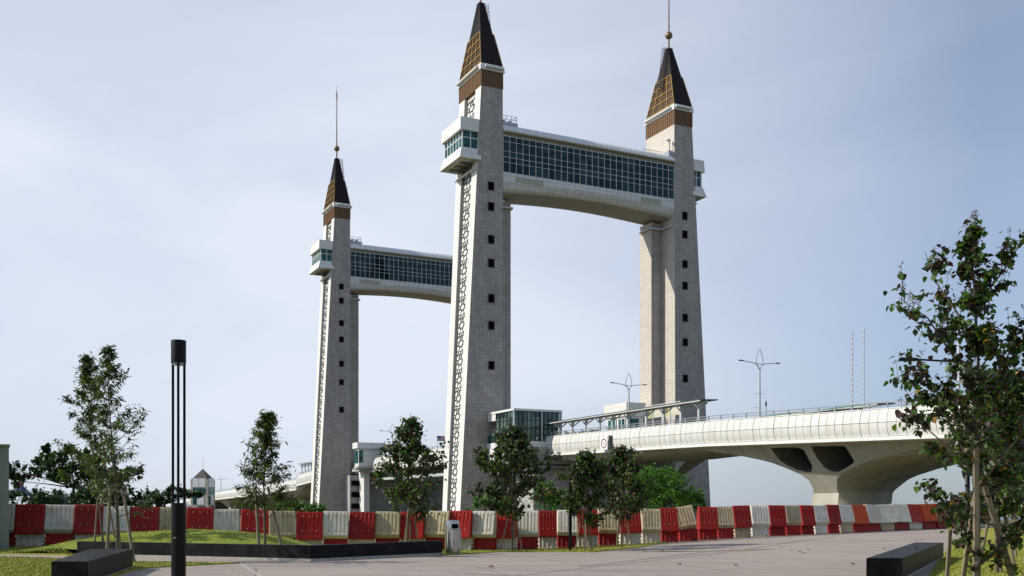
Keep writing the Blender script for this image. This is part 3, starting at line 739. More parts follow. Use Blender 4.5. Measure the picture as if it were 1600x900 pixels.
    lb.bar((ub-.4, 2.6, 59.4), (ub-4.2, 2.6, 59.4), .06, .06); lb.bar((ub-.4, 2.6, 59.0), (ub-4.2, 2.6, 59.0), .05, .05)
    B(lb, 'roof_lamp', M['steel'])
    return root
g1 = gallery(); tag(g1, 'white glass walled gallery high between the two near towers', 'gallery', 'glass galleries joining the towers')
g2 = copy_tree(g1); g2.location = g1.location+BX*76.5+AX*.85
tag(g2, 'smaller distant glass gallery running from the far left tower behind the near tower', 'gallery', 'glass galleries joining the towers')

# ------------------------------------------------------------------ viaduct deck
ZT = [(-130, 6.4), (-95, 9.15), (-78, 9.95), (-45, 10.95), (-8, 11.5), (42, 11.8), (84, 11.3), (112, 10.4), (127, 9.6), (127.01, 8.6), (143, 8.2), (242, 6.6), (330, 4.0), (460, 1.2)]
def zt(v): return interp(ZT, v)
DO = (6, 0, 0)
droot = empty('viaduct', W(*DO), TH)
tag(droot, 'long white panelled bridge deck on shaped concrete piers, running between the towers', 'bridge')
def DB(mb, name, mat, parent=droot, **k): return mb.build(name, mat, parent, origin=DO, **k)
PRO = [(.02, 0), (-.10, -.32), (-.19, -.75), (-.24, -1.15), (-.24, -1.19), (-.22, -1.6), (-.13, -2.0), (.02, -2.36)]
fa = MB(); v = -118.0
rf_ = random.Random(5)
while v < 440:
    if not (-8.0 < v < -1): 
        st = 1.04 if v < 140 else 2.1; g = .024 if v < 60 else .045
        j = rf_.uniform(-.012, .012)
        for a, b in ((0, 4), (4, 8)):
            pr = PRO[a:b]
            r1 = [(6+du+j, v+g, zt(v)+dz) for du, dz in pr]; r2 = [(6+du+j, v+st-g, zt(v+st)+dz) for du, dz in pr]
            fa.loft([r1, r2], closed=False)
        v += st
    else:
        v += .5
        if fa.v and v > -2: DB(fa, 'fascia_panels', M['fascia'], fixn=False, smooth=True); fa = MB()
DB(fa, 'fascia_panels', M['fascia'], fixn=False, smooth=True)
dk = MB(); vs_ = [x for x in range(-118, 130, 6)]+[126.9, 127.05]+[-12.5, -27.9]+list(range(132, 460, 12))
vs_ = sorted(set(vs_))
def wide(v): return interp([(-28, 24), (-12.5, 31), (118, 31), (124, 24)], v)
rings = []
for v in vs_:
    z = zt(v); uu = wide(v)
    rings.append([(6.1, v, z-.02), (6.1, v, z-1.2), (6.1, v, z-2.4), (6.9, v, z-2.62), (uu-.9, v, z-2.62), (uu, v, z-2.4), (uu, v, z), (uu-.3, v, z), (uu-.3, v, z-.9), (6.5, v, z-.9), (6.5, v, z-.02)])
dk.loft(rings); DB(dk, 'deck', M['concrete_g'])
le = MB(); le.loft([[(5.82, v, zt(v)-2.4), (5.82, v, zt(v)-2.72), (7.4, v, zt(v)-2.78), (7.4, v, zt(v)-2.63), (6.12, v, zt(v)-2.4)] for v in vs_]); DB(le, 'ledge', M['white'])
rd = MB(); rd.loft([[(6.9, v, zt(v)-.88), (wide(v)-.6, v, zt(v)-.88)] for v in vs_], closed=False); DB(rd, 'road_surface', M['asphalt'], fixn=False)
cap = MB(); cap.loft([[(5.95, v, zt(v)), (5.95, v, zt(v)+.07), (6.55, v, zt(v)+.07), (6.55, v, zt(v))] for v in vs_]); DB(cap, 'coping', M['white'])
hr = MB(); v = -117
while v < 330:
    if not (-8.5 < v < 0):
        hr.box((6.2, v-.05, zt(v)+.06), (6.32, v+.05, zt(v)+.60)); 
    v += 2.1 if v < 60 else 3
for a, b in ((-117, -9), (1, 430)):
    vv = [x for x in vs_ if a <= x <= b]
    for dz in (.58, .32): hr.tube([(6.26, x, zt(x)+dz) for x in vv], .045, 6)
DB(hr, 'handrail', M['steel'])
hr2 = MB()
for a, b in ((-117, 430),):
    vv = [x for x in vs_ if a <= x <= b]; hr2.tube([(wide(x)-.15, x, zt(x)+.58) for x in vv], .045, 6)
    v = -117
    while v < 200: hr2.box((wide(v)-.2, v-.05, zt(v)), (wide(v)-.1, v+.05, zt(v)+.6)); v += 3
DB(hr2, 'handrail', M['steel'])
# shaped girder + pier, outline in the plane along the bridge
def ug(z): return 7.0+max(0, min(4.3, (8.25-z)*.82))
def solve(px, py):
    u = 8.0
    for _ in range(12):
        v, z = uvz(px, py, u); u = ug(z)
    return v, z
low = [(880, 719), (920, 717), (960, 714), (1000, 708), (1030, 704.2), (1060, 703), (1081, 702.8), (1110, 705), (1141, 709.5), (1163, 713.5), (1190, 719), (1207, 723.5), (1232, 733), (1252, 742), (1264, 751), (1270, 762), (1270, 775), (1266, 800), (1262, 830)]
lowr = [(1308, 836), (1308, 800), (1307.7, 765), (1308, 748), (1314, 741), (1333, 730), (1363, 718), (1400, 709), (1446, 700), (1500, 692), (1560, 686), (1640, 679)]
holes = [[(1204, 700.5), (1225, 699), (1247, 699), (1256, 703), (1262, 714), (1269, 728), (1268, 737), (1262, 738), (1246, 734.5), (1230, 727), (1217, 718)],
         [(1267, 697.5), (1290, 697), (1318, 696.5), (1322, 699), (1334, 719), (1334, 723), (1322, 731), (1310, 737.5), (1300, 737), (1288, 730), (1276, 715)]]
def girder():
    pts = [solve(*p) for p in low+lowr]
    va, vb = pts[0][0], pts[-1][0]
    top = [(v, zt(v)-2.66) for v in [lerp(vb, va, k/14) for k in range(15)]]
    loops = [pts+top]+[[solve(*p) for p in h] for h in holes]
    cu = bpy.data.curves.new('g', 'CURVE'); cu.dimensions = '2D'; cu.fill_mode = 'BOTH'; cu.extrude = 1
    for lp_ in loops:
        s = cu.splines.new('POLY'); s.points.add(len(lp_)-1); s.use_cyclic_u = True
        for i, (a, b) in enumerate(lp_): s.points[i].co = (a, b, 0, 1)
    o = bpy.data.objects.new('g', cu); COL.objects.link(o); dg = bpy.context.evaluated_depsgraph_get(); dg.update()
    me = bpy.data.meshes.new_from_object(o.evaluated_get(dg)); bpy.data.objects.remove(o)
    # refine so that the slanting faces stay even
    bm = bmesh.new(); bm.from_mesh(me); bpy.data.meshes.remove(me)
    bmesh.ops.remove_doubles(bm, verts=bm.verts, dist=.001)
    for zz in (1, 2, 3, 4, 5, 6, 7):
        bmesh.ops.bisect_plane(bm, geom=bm.verts[:]+bm.edges[:]+bm.faces[:], plane_co=(0, zz, 0), plane_no=(0, 1, 0))
    for vert in bm.verts:
        v, z, s = vert.co; u = ug(z)
        vert.co = (u if s > 0 else 29.9-u, v, z)
    bmesh.ops.recalc_face_normals(bm, faces=bm.faces)
    return bm
def girder_obj(name, mirror):
    bm = girder()
    me = bpy.data.meshes.new(name)
    for vert in bm.verts:
        x, y, z = vert.co
        if mirror: y = 84.5-y; z = z-(zt(84.5-y)-zt(y))*sstep(3, 7.5, z) if z > 3 else z
        vert.co = (x-6, y, z)
    bmesh.ops.recalc_face_normals(bm, faces=bm.faces)
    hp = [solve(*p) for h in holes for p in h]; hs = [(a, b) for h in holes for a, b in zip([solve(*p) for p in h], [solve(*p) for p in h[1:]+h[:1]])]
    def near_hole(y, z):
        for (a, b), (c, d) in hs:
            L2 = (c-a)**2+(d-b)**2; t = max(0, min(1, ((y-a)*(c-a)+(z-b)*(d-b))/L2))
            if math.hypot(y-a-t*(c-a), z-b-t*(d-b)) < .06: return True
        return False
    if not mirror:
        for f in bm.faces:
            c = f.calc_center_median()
            if abs(f.normal.x) < .5 and near_hole(c.y, c.z): f.material_index = 1  # sides of the openings get the painted shade tone
    bm.to_mesh(me); bm.free(); me.materials.append(M['concrete']); me.materials.append(M['shade_concrete'])
    o = bpy.data.objects.new(name, me); COL.objects.link(o); o.parent = droot
    return o
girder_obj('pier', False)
cwm = MB(); cwm.box((14.0, v_at(1338, 9.5), 5.7), (14.3, v_at(1200, 9.5), 7.9)); DB(cwm, 'added_light_block', M['shade_concrete'])  # added wall inside the girder, stops light so the openings go dark
girder_obj('pier', True)
for v in (185, 232, 290):
    pm = MB(); z = zt(v)-2.6
    pm.loft([[(10, v-1.2, -2), (17, v-1.2, -2), (17, v+1.2, -2), (10, v+1.2, -2)], [(9.5, v-2, z-3), (20, v-2, z-3), (20, v+2, z-3), (9.5, v+2, z-3)], [(7, v-9, z), (23, v-9, z), (23, v+9, z), (7, v+9, z)]])
    DB(pm, 'pier', M['concrete'])
# main abutment piers under the portals
for a, b, u_ in ((-9.2, 11.5, 4.0), (72, 93, 3.0)):
    ab = MB(); ab.box((max(u_, 6.95), a, -2), (27.5, b, 8.7)); ab.box((u_, a+.4, -2), (7.2, a+6, 8.2))
    for k in range(6): ab.box((8.6+k*3.4, a-.12, -2), (8.9+k*3.4, a-.002, 8.5))
    ab.box((7.2, a-.3, 5.6), (27.0, a-.003, 5.9))
    DB(ab, 'abutment', M['concrete_g'])
# steel bracing below the lifting span
brm = MB()
for v in range(14, 72, 7):
    brm.bar((7, v, 7.4), (20, v, 7.4), .3, .4); brm.bar((7, v, 8.6), (20, v+3.5, 7.4), .2, .2); brm.bar((20, v, 7.4), (7, v+7, 8.6), .2, .2)
brm.bar((7.2, 12, 7.3), (7.2, 72, 7.3), .35, .5); brm.bar((18, 12, 7.3), (18, 72, 7.3), .35, .5)
DB(brm, 'bracing', M['truss'])
rs = MB(); rs.tube([(3.5, -10.2, 7.5), (16, -10.2, 7.5)], .12, 6); rs.tube([(3.5, -10.2, 6.9), (16, -10.2, 6.9)], .09, 6); rs.tube([(12, -10.3, 8.4), (12, -10.3, 0)], .06, 6)
DB(rs, 'service_pipe', M['frame_d'])
st_ = MB(); st_.hexa([(26.6, -10.2, 5.7), (27.4, -10.2, 5.7), (27.4, -9.4, 5.7), (26.6, -9.4, 5.7), (26.4, -18, 8.7), (27.5, -18, 8.7), (27.5, -14.5, 8.7), (26.4, -14.5, 8.7)])
DB(st_, 'strut', M['concrete'])

# glass control room beside the near left tower
cr = empty('control_room', W(4.6, -4.6, 8.6), TH)
tag(cr, 'green glass control room bracketed onto the near left tower', 'control room')
co3 = (4.6, -4.6, 8.6)
def CB(mb, name, mat, parent=cr, **k): return mb.build(name, mat, parent, origin=co3, **k)
m_ = MB(); m_.box((.8, -9.0, 15.0), (8.5, -.45, 15.3)); m_.box((.9, -3.0, 14.0), (8.3, -.45, 15.0)); CB(m_, 'roof', M['white'])
m_ = MB(); m_.box((.7, -9.1, 10.0), (8.4, -.45, 10.8)); CB(m_, 'floor_slab', M['white'])
m_ = MB(); m_.box((1.0, -8.8, 10.8), (8.2, -3.05, 15.0)); gl_ = CB(m_, 'glazing', M['glass_room'])
m_ = MB()
for k in range(6): v = -8.85+k*1.16; m_.box((.9, v-.07, 10.8), (1.0, v+.07, 15.0))
for k in range(12): u = .97+k*.67; m_.box((u-.06, -8.92, 10.8), (u+.06, -8.8, 15.0))
for z in (10.8, 11.7, 12.6, 13.75, 14.9): m_.box((.92, -8.9, z), (.998, -3.05, z+.1)); m_.box((.93, -8.905, z), (8.25, -8.802, z+.1))
CB(m_, 'window_frame', M['frame_d'], gl_)
m_ = MB(); m_.box((5.2, -9.0, 10.8), (5.32, -8.93, 15.0)); m_.box((.86, -8.96, 10.8), (.96, -8.86, 15.0)); m_.box((8.3, -8.95, 10.8), (8.5, -8.7, 15.0)); CB(m_, 'corner_post', M['white'])
m_ = MB()   # seats and desks seen through the glass
for u in (3.2, 4.6, 6.3): m_.box((u, -8.0, 10.9), (u+.5, -7.4, 11.5)); m_.box((u, -7.5, 11.5), (u+.5, -7.4, 12.3))
CB(m_, 'seats', M['glass_teal'])
m_ = MB(); m_.box((.9, -8.9, 10.81), (8.3, -3, 10.9)); m_.box((1.2, -3.2, 10.8), (8.1, -3.1, 14.9)); m_.box((8.1, -8.7, 10.85), (8.15, -3.2, 14.9)); CB(m_, 'inner_wall', M['interior'])
m_ = MB(); m_.box((.85, -2.9, 10.8), (.92, -.6, 11.9)); CB(m_, 'balustrade', M['rail_glass'])
m_ = MB(); m_.box((1.6, -2.6, 10.8), (2.4, -.6, 13)); CB(m_, 'cabinet', M['concrete_g'])
m_ = MB(); m_.box((.6, -3.9, 7.9), (2.6, -1.3, 9.95)); CB(m_, 'plant_box', M['sign_white'])
m_ = MB(); m_.hexa([(3.9, -7.6, 5.0), (4.9, -7.6, 5.0), (4.9, -6.9, 5.0), (3.9, -6.9, 5.0), (4.6, -10.1, 9.95), (5.6, -10.1, 9.95), (5.6, -9.0, 9.95), (4.6, -9.0, 9.95)]); m_.box((1.5, -8.6, 8.9), (5.8, -1, 9.99)); CB(m_, 'bracket', M['concrete_g'])

# small cabin at the far portal
cb2 = empty('control_cabin', W(5.8, 68.5, 9), TH); tag(cb2, 'small white box cabin on the grey pier at the far left tower', 'control room')
co4 = (5.8, 68.5, 9)
def KB(mb, name, mat, parent=cb2, **k): return mb.build(name, mat, parent, origin=co4, **k)
m_ = MB(); m_.box((3.0, 66.5, 9.9), (8.3, 69.0, 13.6)); KB(m_, 'wall', tile('cabin_tile', (.62, .63, .58), (.35, .35, .32), 1.3, .02, .03, stain=.08))
m_ = MB(); m_.box((2.6, 66.1, 13.6), (8.7, 69.4, 14.8)); KB(m_, 'roof', M['white'])
m_ = MB(); m_.box((2.9, 66.8, 10.6), (2.995, 68.7, 13.2)); m_.box((3.1, 66.42, 10.7), (3.9, 66.497, 13.2)); KB(m_, 'window', M['glass_teal'])
m_ = MB(); m_.box((6.7, 66.4, 12.0), (7.4, 66.497, 12.7)); m_.box((6.85, 66.35, 12.15), (7.25, 66.398, 12.55), 1); KB(m_, 'window', [M['white'], M['dark']])
m_ = MB(); m_.box((2.8, 66.3, 9.5), (8.5, 69.2, 9.9)); m_.box((3.2, 67, 8.9), (8.2, 71.5, 9.5)); KB(m_, 'floor_slab', M['concrete_g'])
m_ = MB(); m_.box((4.9, 68.8, -2), (6.1, 72.2, 8.9)); KB(m_, 'column', M['white'])
m_ = MB()
for z in (1.2, 3.6, 6.0): m_.box((3.2, 71.6, z), (4.8, 71.98, z+1.1))
KB(m_, 'opening', M['dark'])

# cabin on the deck near the right tower
cb3 = empty('control_cabin', W(29.5, 7, 10.6), TH); tag(cb3, 'white cabin with teal windows on the deck left of the near right tower', 'control room')
co5 = (29.5, 7, 10.6)
def QB(mb, name, mat, parent=cb3, **k): return mb.build(name, mat, parent, origin=co5, **k)
m_ = MB(); m_.box((27.8, 4, 10.3), (30.9, 10.2, 16.3)); QB(m_, 'wall', M['white_panel'])
m_ = MB(); m_.box((27.5, 3.7, 16.3), (31.2, 10.5, 18.5)); QB(m_, 'roof', M['white_panel'])
for a, b in ((4.4, 6.4), (7.2, 9.6)):
    m_ = MB(); m_.box((27.7, a, 13.2), (27.797, b, 15.9)); wo_ = QB(m_, 'window', M['glass_teal'])
    m_ = MB()
    for k in range(3): v = lerp(a, b, k/2); m_.box((27.62, v-.08, 13.1), (27.72, v+.08, 16.0))
    QB(m_, 'window_frame', M['white'], wo_)
m_ = MB(); m_.box((28.1, 3.9, 13.2), (30.0, 3.997, 15.9)); QB(m_, 'window', M['glass_teal'])
m_ = MB(); m_.box((28, 0.5, 11.0), (31, 4, 12.9)); QB(m_, 'lower_block', M['white_panel'])

# walkway canopy along the deck
def canopy(u, va, vb, zc, posts, wd, label, roofmat, nm='walkway_canopy', flip=1):
    ov = (u, (va+vb)/2, zc-2.5); c = empty(nm, W(*ov), TH); tag(c, label, 'canopy')
    m = MB(); m.hexa([(u-.9, va, zc), (u+wd, va, zc+.1), (u+wd, vb, zc+.1), (u-.9, vb, zc), (u-.9, va, zc+.12), (u+wd, va, zc+.22), (u+wd, vb, zc+.22), (u-.9, vb, zc+.12)]); m.build('roof_sheet', roofmat, c, origin=ov)
    m = MB(); m.bar((u-.85, va, zc-.04), (u-.85, vb, zc-.04), .1, .12); m.bar((u+.1, va, zc-.1), (u+.1, vb, zc-.1), .14, .2); m.build('roof_beam', M['frame_w'], c, origin=ov)
    for v in posts:
        m = MB(); zb_ = zt(v); m.box((u-.1, v-.11, zb_-.5), (u+.12, v+.11, zc))
        m.bar((u, v, zc-.9), (u+1.2, v, zc-.02), .12, .14); m.bar((u, v, zc-.9), (u-.8, v, zc-.05), .1, .12); m.bar((u, v, zc-.8), (u, v-.9, zc-.05), .12, .12)
        m.build('post', M['frame_w'], c, origin=ov)
    return c
canopy(6.8, v_at(1104, 6.8), -8.6, 13.35, [v_at(p, 6.8) for p in (857, 874, 894, 915, 937, 957, 981, 1010, 1037, 1064, 1092)], 1.6, 'thin grey walkway canopy on slender posts along the near deck edge', M['canopy'])
canopy(22.3, -55, -32, 12.7, [-35-k*4 for k in range(5)], 1.8, 'long low green covered roof on the far deck edge behind the handrail', M['green_net'], 'walkway_canopy')
canopy(6.8, 112, 126, 12.6, [113, 116, 119, 122, 125], 1.6, 'short distant walkway canopy on the deck left of the farthest tower', M['canopy'], 'walkway_canopy')
# coloured hoarding panels below the canopy
hb = empty('hoarding', W(9.5, -32, 10.8), TH); tag(hb, 'row of yellow and cream hoarding panels framed on the deck', 'hoarding')
for k, (pa, pb, mt) in enumerate(((1010, 1020, 'green_panel'), (1022, 1034, 'cream_panel'), (1037, 1047, 'yellow_panel'), (1049, 1062, 'cream_panel'))):
    va, vb = v_at(pa, 12), v_at(pb, 12); m = MB(); m.box((11.95, vb, 13.0), (12.0, va, 14.35-.1*(k % 2))); m.build('panel', M[mt], hb, origin=(9.5, -32, 10.8))
m = MB()
for p in (1009, 1021, 1035, 1048, 1063): v = v_at(p, 12); m.box((11.9, v-.06, 10.3), (12.02, v+.06, 14.6))
m.bar((11.96, v_at(1009, 12), 14.6), (11.96, v_at(1063, 12), 14.6), .08, .08); m.build('frame', M['frame_w'], hb, origin=(9.5, -32, 10.8))

# twin-arm street lamps
def lamp_post():
    r = empty('street_lamp', (0, 0, 0), TH)
    m = MB(); m.tube([(0, 0, 0), (0, 0, 8.0)], [.17, .11], 10); m.build('pole', M['steel_w'], r, autos=40)
    m = MB()
    for s in (-1, 1):
        m.tube([(0, 0, 7.7), (s*.15, 0, 8.15), (s*.55, 0, 8.5), (s*1.1, 0, 8.62), (s*2.6, 0, 8.75)], [.09, .08, .07, .06, .045], 6)
    m.build('arm', M['steel_w'], r, autos=40)
    for s in (-1, 1):
        m = MB(); m.lathe([(.02, 0), (.16, .04), (.2, .1), (.14, .17), (.02, .2)], (0, 0, 0), 10)
        o = m.build('lamp_head', M['black'], r, smooth=True); o.location = (s*2.75, 0, 8.68); o.scale = (2.2, .8, .8)
    m = MB(); pts = []
    for k in range(9): t = k/8; pts.append((-.52*math.sin(math.pi*(.28+.72*t))**.8*1.05 if t < 1 else 0, 0, 8.55+1.75*t))
    pl = [(-.5, 0, 8.5), (-.52, 0, 8.8), (-.45, 0, 9.3), (-.28, 0, 9.8), (0, 0, 10.35), (.28, 0, 9.8), (.45, 0, 9.3), (.52, 0, 8.8), (.5, 0, 8.5), (-.5, 0, 8.5)]
    m.tube(pl, .045, 5); m.build('ornament', M['steel'], r)
    m = MB(); m.bar((-.9, 0, 5.0), (1.0, 0, 4.96), .03, .03); m.bar((-.9, 0, 3.3), (.3, 0, 3.3), .03, .03); m.build('bracket_arm', M['steel'], r)
    return r
M['steel_w'] = plain('pale_lamp_steel', (.62, .65, .66), .4, var=.05, metal=.1)
lp0 = lamp_post(); firstl = True
for v, lab in ((-40, 'twin arm street lamp with leaf ornament on the deck, right of the near right tower'), (-11.6, 'twin arm street lamp rising beside the white deck cabin, left of the near right tower'),
               (-68.4, 'twin arm street lamp behind the big staked tree at the right'), (87.7, 'twin arm street lamp above the staked tree just left of the near left tower'),
               (293, 'distant twin arm street lamp between the pointed brown roofs'), (556, 'most distant twin arm street lamp, left of the slim black lamp column')):
    o = lp0 if firstl else copy_tree(lp0); firstl = False
    o.location = W(18, v, max(zt(v)-.9, 2)); tag(o, lab, 'street lamp', 'twin arm street lamps on the bridge')
# slim poles, round sign, ringed sign, flags
for p, lab in ((1332, 'slim red banded pole on the deck, left of the pair'), (1350, 'slim red banded pole on the deck, right of the pair')):
    v = v_at(p, 8); m = MB(); z = zt(v)-.9
    for k in range(36): m.tube([(8, v, z+k*.24), (8, v, z+k*.24+.24)], .05, 6, 0 if k % 2 else 1, caps=(k in (0, 35)))
    o = m.build('banded_pole', [M['frame_w'], plain('faded_red', (.5, .33, .30), .6)], None, origin=(8, v, z)); o.location = W(8, v, z); o.rotation_euler = (0, 0, TH)
    tag(o, lab, 'pole', 'red banded poles on the deck')
v = v_at(1197, 16); rs_ = empty('road_sign', W(16, v, zt(v)-.9), TH+R(38)); tag(rs_, 'dark round road sign on a thin post right of a street lamp', 'road sign')
m = MB(); m.tube([(0, 0, 0), (0, 0, 3.2)], .045, 6); m.build('post', M['steel'], rs_)
m = MB(); m.tube([(0, -.03, 3.4), (0, .03, 3.4)], .34, 20); m.build('sign_plate', M['black'], rs_)
v = v_at(945.5, 5.5); zc = zat(693, W(5.5, v).y)
sg = empty('warning_sign', W(5.35, v, zc), TH); tag(sg, 'white sign board with a red ring fixed to the deck fascia', 'road sign')
m = MB(); m.box((-.04, -.85, -.8), (.04, .85, .8)); m.build('sign_board', M['sign_white'], sg, bevel=.01)
m = MB()
for k in range(28):
    a, b = 2*math.pi*k/28, 2*math.pi*(k+1)/28
    m.bar((-.055, .56*math.cos(a), .56*math.sin(a)), (-.055, .56*math.cos(b), .56*math.sin(b)), .14, .02, (1, 0, 0))
m.build('ring', M['sign_red'], sg)
m = MB(); m.box((-.06, .08, -.07), (-.045, .3, .02)); m.box((-.06, -.28, -.02), (-.045, -.02, .06)); m.build('mark', M['sign_grey'], sg)
m = MB(); m.box((.04, -1.25, -.75), (.35, -.95, .95)); m.bar((.05, -1.1, -.7), (.05, .8, -.7), .1, .08); m.build('support', M['frame_d'], sg)
for px, py, lab in ((612, 722, 'small red and white flag on the far deck rail, left of a staked tree'), (683, 706, 'small red and white flag on the far deck rail beside the near left tower')):
    v = v_at(px, 6.3); z = zt(v)
    fl = empty('flag', W(6.3, v, z), TH); tag(fl, lab, 'flag', 'flags on the deck rail')
    m = MB(); m.tube([(0, 0, 0), (0, 0, 2.4)], .04, 6); m.build('flag_pole', M['steel'], fl)
    m = MB()
    for k in range(7):
        for q in range(6):
            x0, x1 = q*.25, (q+1)*.25; f = lambda x: .12*math.sin(x*4); zz = 1.5+k*.13
            m.add([(x0, f(x0), zz), (x1, f(x1), zz), (x1, f(x1), zz+.13), (x0, f(x0), zz+.13), (x0, f(x0)+.01, zz), (x1, f(x1)+.01, zz), (x1, f(x1)+.01, zz+.13), (x0, f(x0)+.01, zz+.13)], [(0, 1, 2, 3), (7, 6, 5, 4)], 2 if (k > 3 and q < 3) else (k % 2))
    m.build('cloth', [M['red_flag'], M['sign_white'], M['blue_flag']], fl, fixn=False)

# ------------------------------------------------------------------ background buildings
def tower_house(loc, rz, s, label, h=9.0, mast=True):
    r = empty('tower_house', loc, rz); tag(r, label, 'building'); r.scale = (s, s, s)
    m = MB(); m.box((-2.6, -2.6, 0), (2.6, 2.6, h)); m.build('wall', M['cream_wall'], r)
    m = MB(); m.loft([[(-2.4, -2.4, h), (2.4, -2.4, h), (2.4, 2.4, h), (-2.4, 2.4, h)], [(-.05, -.05, h+3.1), (.05, -.05, h+3.1), (.05, .05, h+3.1), (-.05, .05, h+3.1)]]); ro = m.build('roof', M['brown_roof'], r)
    if mast: m = MB(); m.tube([(0, 0, h+3), (0, 0, h+6)], .05, 5); m.build('mast', M['steel'], ro)
    for k in range(4):
        rot = Matrix.Rotation(k*math.pi/2, 4, 'Z')
        def bx(mb, a, b, mi=0, dz=h-7.9):
            a = (a[0], a[1], a[2]+dz); b = (b[0], b[1], b[2]+dz)
            q = [(a[0], a[1], a[2]), (b[0], a[1], a[2]), (b[0], b[1], a[2]), (a[0], b[1], a[2]), (a[0], a[1], b[2]), (b[0], a[1], b[2]), (b[0], b[1], b[2]), (a[0], b[1], b[2])]
            mb.hexa([rot @ Vector(x) for x in q], mi)
        for a, b in (((-1.9, -2.66, 5.7), (-.2, -2.6, 8.2)), ((.0, -2.66, 5.7), (1.9, -2.6, 8.2)), ((-.5, -2.66, .6), (1.4, -2.6, 3.4))): m = MB(); bx(m, a, b); m.build('panel', M['sign_white'], r)
        for a, b in (((-1.9, 3.6), (-1.1, 5.4)), ((-.9, 3.6), (.9, 5.4)), ((1.1, 3.6), (1.9, 5.4)), ((-1.9, .6), (-.8, 3.4)), ((-.6, -1.8), (1.9, .2))):
            m = MB(); bx(m, (a[0], -2.68, a[1]), (b[0], -2.6, b[1])); m.build('window', M['glass_teal'], r)
    return r
tower_house(at(317, 300, -1.5), R(-7), 1.0, 'pale square tower house with pyramid brown roof and teal windows', 11.0)
tower_house(at(434, 345, -1), R(-7), 1.15, 'second pointed brown roof, behind the single slender tree left of the far tower', 8.6, False)
m = MB(); m.loft([[(-14, -6, 0), (7, -6, 0), (7, 6, 0), (-14, 6, 0)], [(-14, -6, 3.0), (7, -6, 3.0), (7, 6, 3.0), (-14, 6, 3.0)]]); m.build('wall', M['cream_wall'], (wr := empty('low_building', at(243, 260, -1.4), R(8))))
tag(wr, 'low white roofed building behind the barriers beside the slim black lamp column', 'building')
m = MB(); m.loft([[(-14.6, -6.5, 3.0), (7.6, -6.5, 3.0), (7.6, 6.5, 3.0), (-14.6, 6.5, 3.0)], [(-10, -1, 3.6), (7, -1, 4.8), (7, 1, 4.8), (-10, 1, 3.6)]]); m.build('roof', M['sign_white'], wr)
m = MB()
for k in range(4): m.box((-11+k*4.5, -6.06, .8), (-8+k*4.5, -6.001, 2.4))
m.build('window', M['glass_teal'], wr)
bb = empty('blue_building', at(82, 150, -1), 0); tag(bb, 'blue walled low building glimpsed between the bushes at the left', 'building')
m = MB(); m.box((-2.0, -2, 0), (1.6, 2, 4.0)); m.build('wall', M['blue_wall'], bb)
m = MB(); m.box((-2.2, -2.2, 4.0), (1.8, 2.2, 4.3)); m.build('roof', M['sign_grey'], bb)
tn = empty('marquee', at(31, 150, -1), 0); tag(tn, 'blue and grey pointed marquee with a red tip behind the left bushes', 'tent')
m = MB(); m.lathe([(2.1, 4.2), (1.4, 4.7), (.8, 5.3), (.45, 5.7)], n=12); m.build('canopy', M['tent_blue'], tn)
m = MB(); m.lathe([(.46, 5.7), (.25, 6.2), (.02, 6.9)], n=12); m.build('tip', M['sign_red'], tn)
m = MB()
for a in range(4): m.tube([(1.9*math.cos(a*1.57), 1.9*math.sin(a*1.57), 0), (1.9*math.cos(a*1.57), 1.9*math.sin(a*1.57), 4.3)], .05, 5)
m.build('pole', M['steel'], tn)

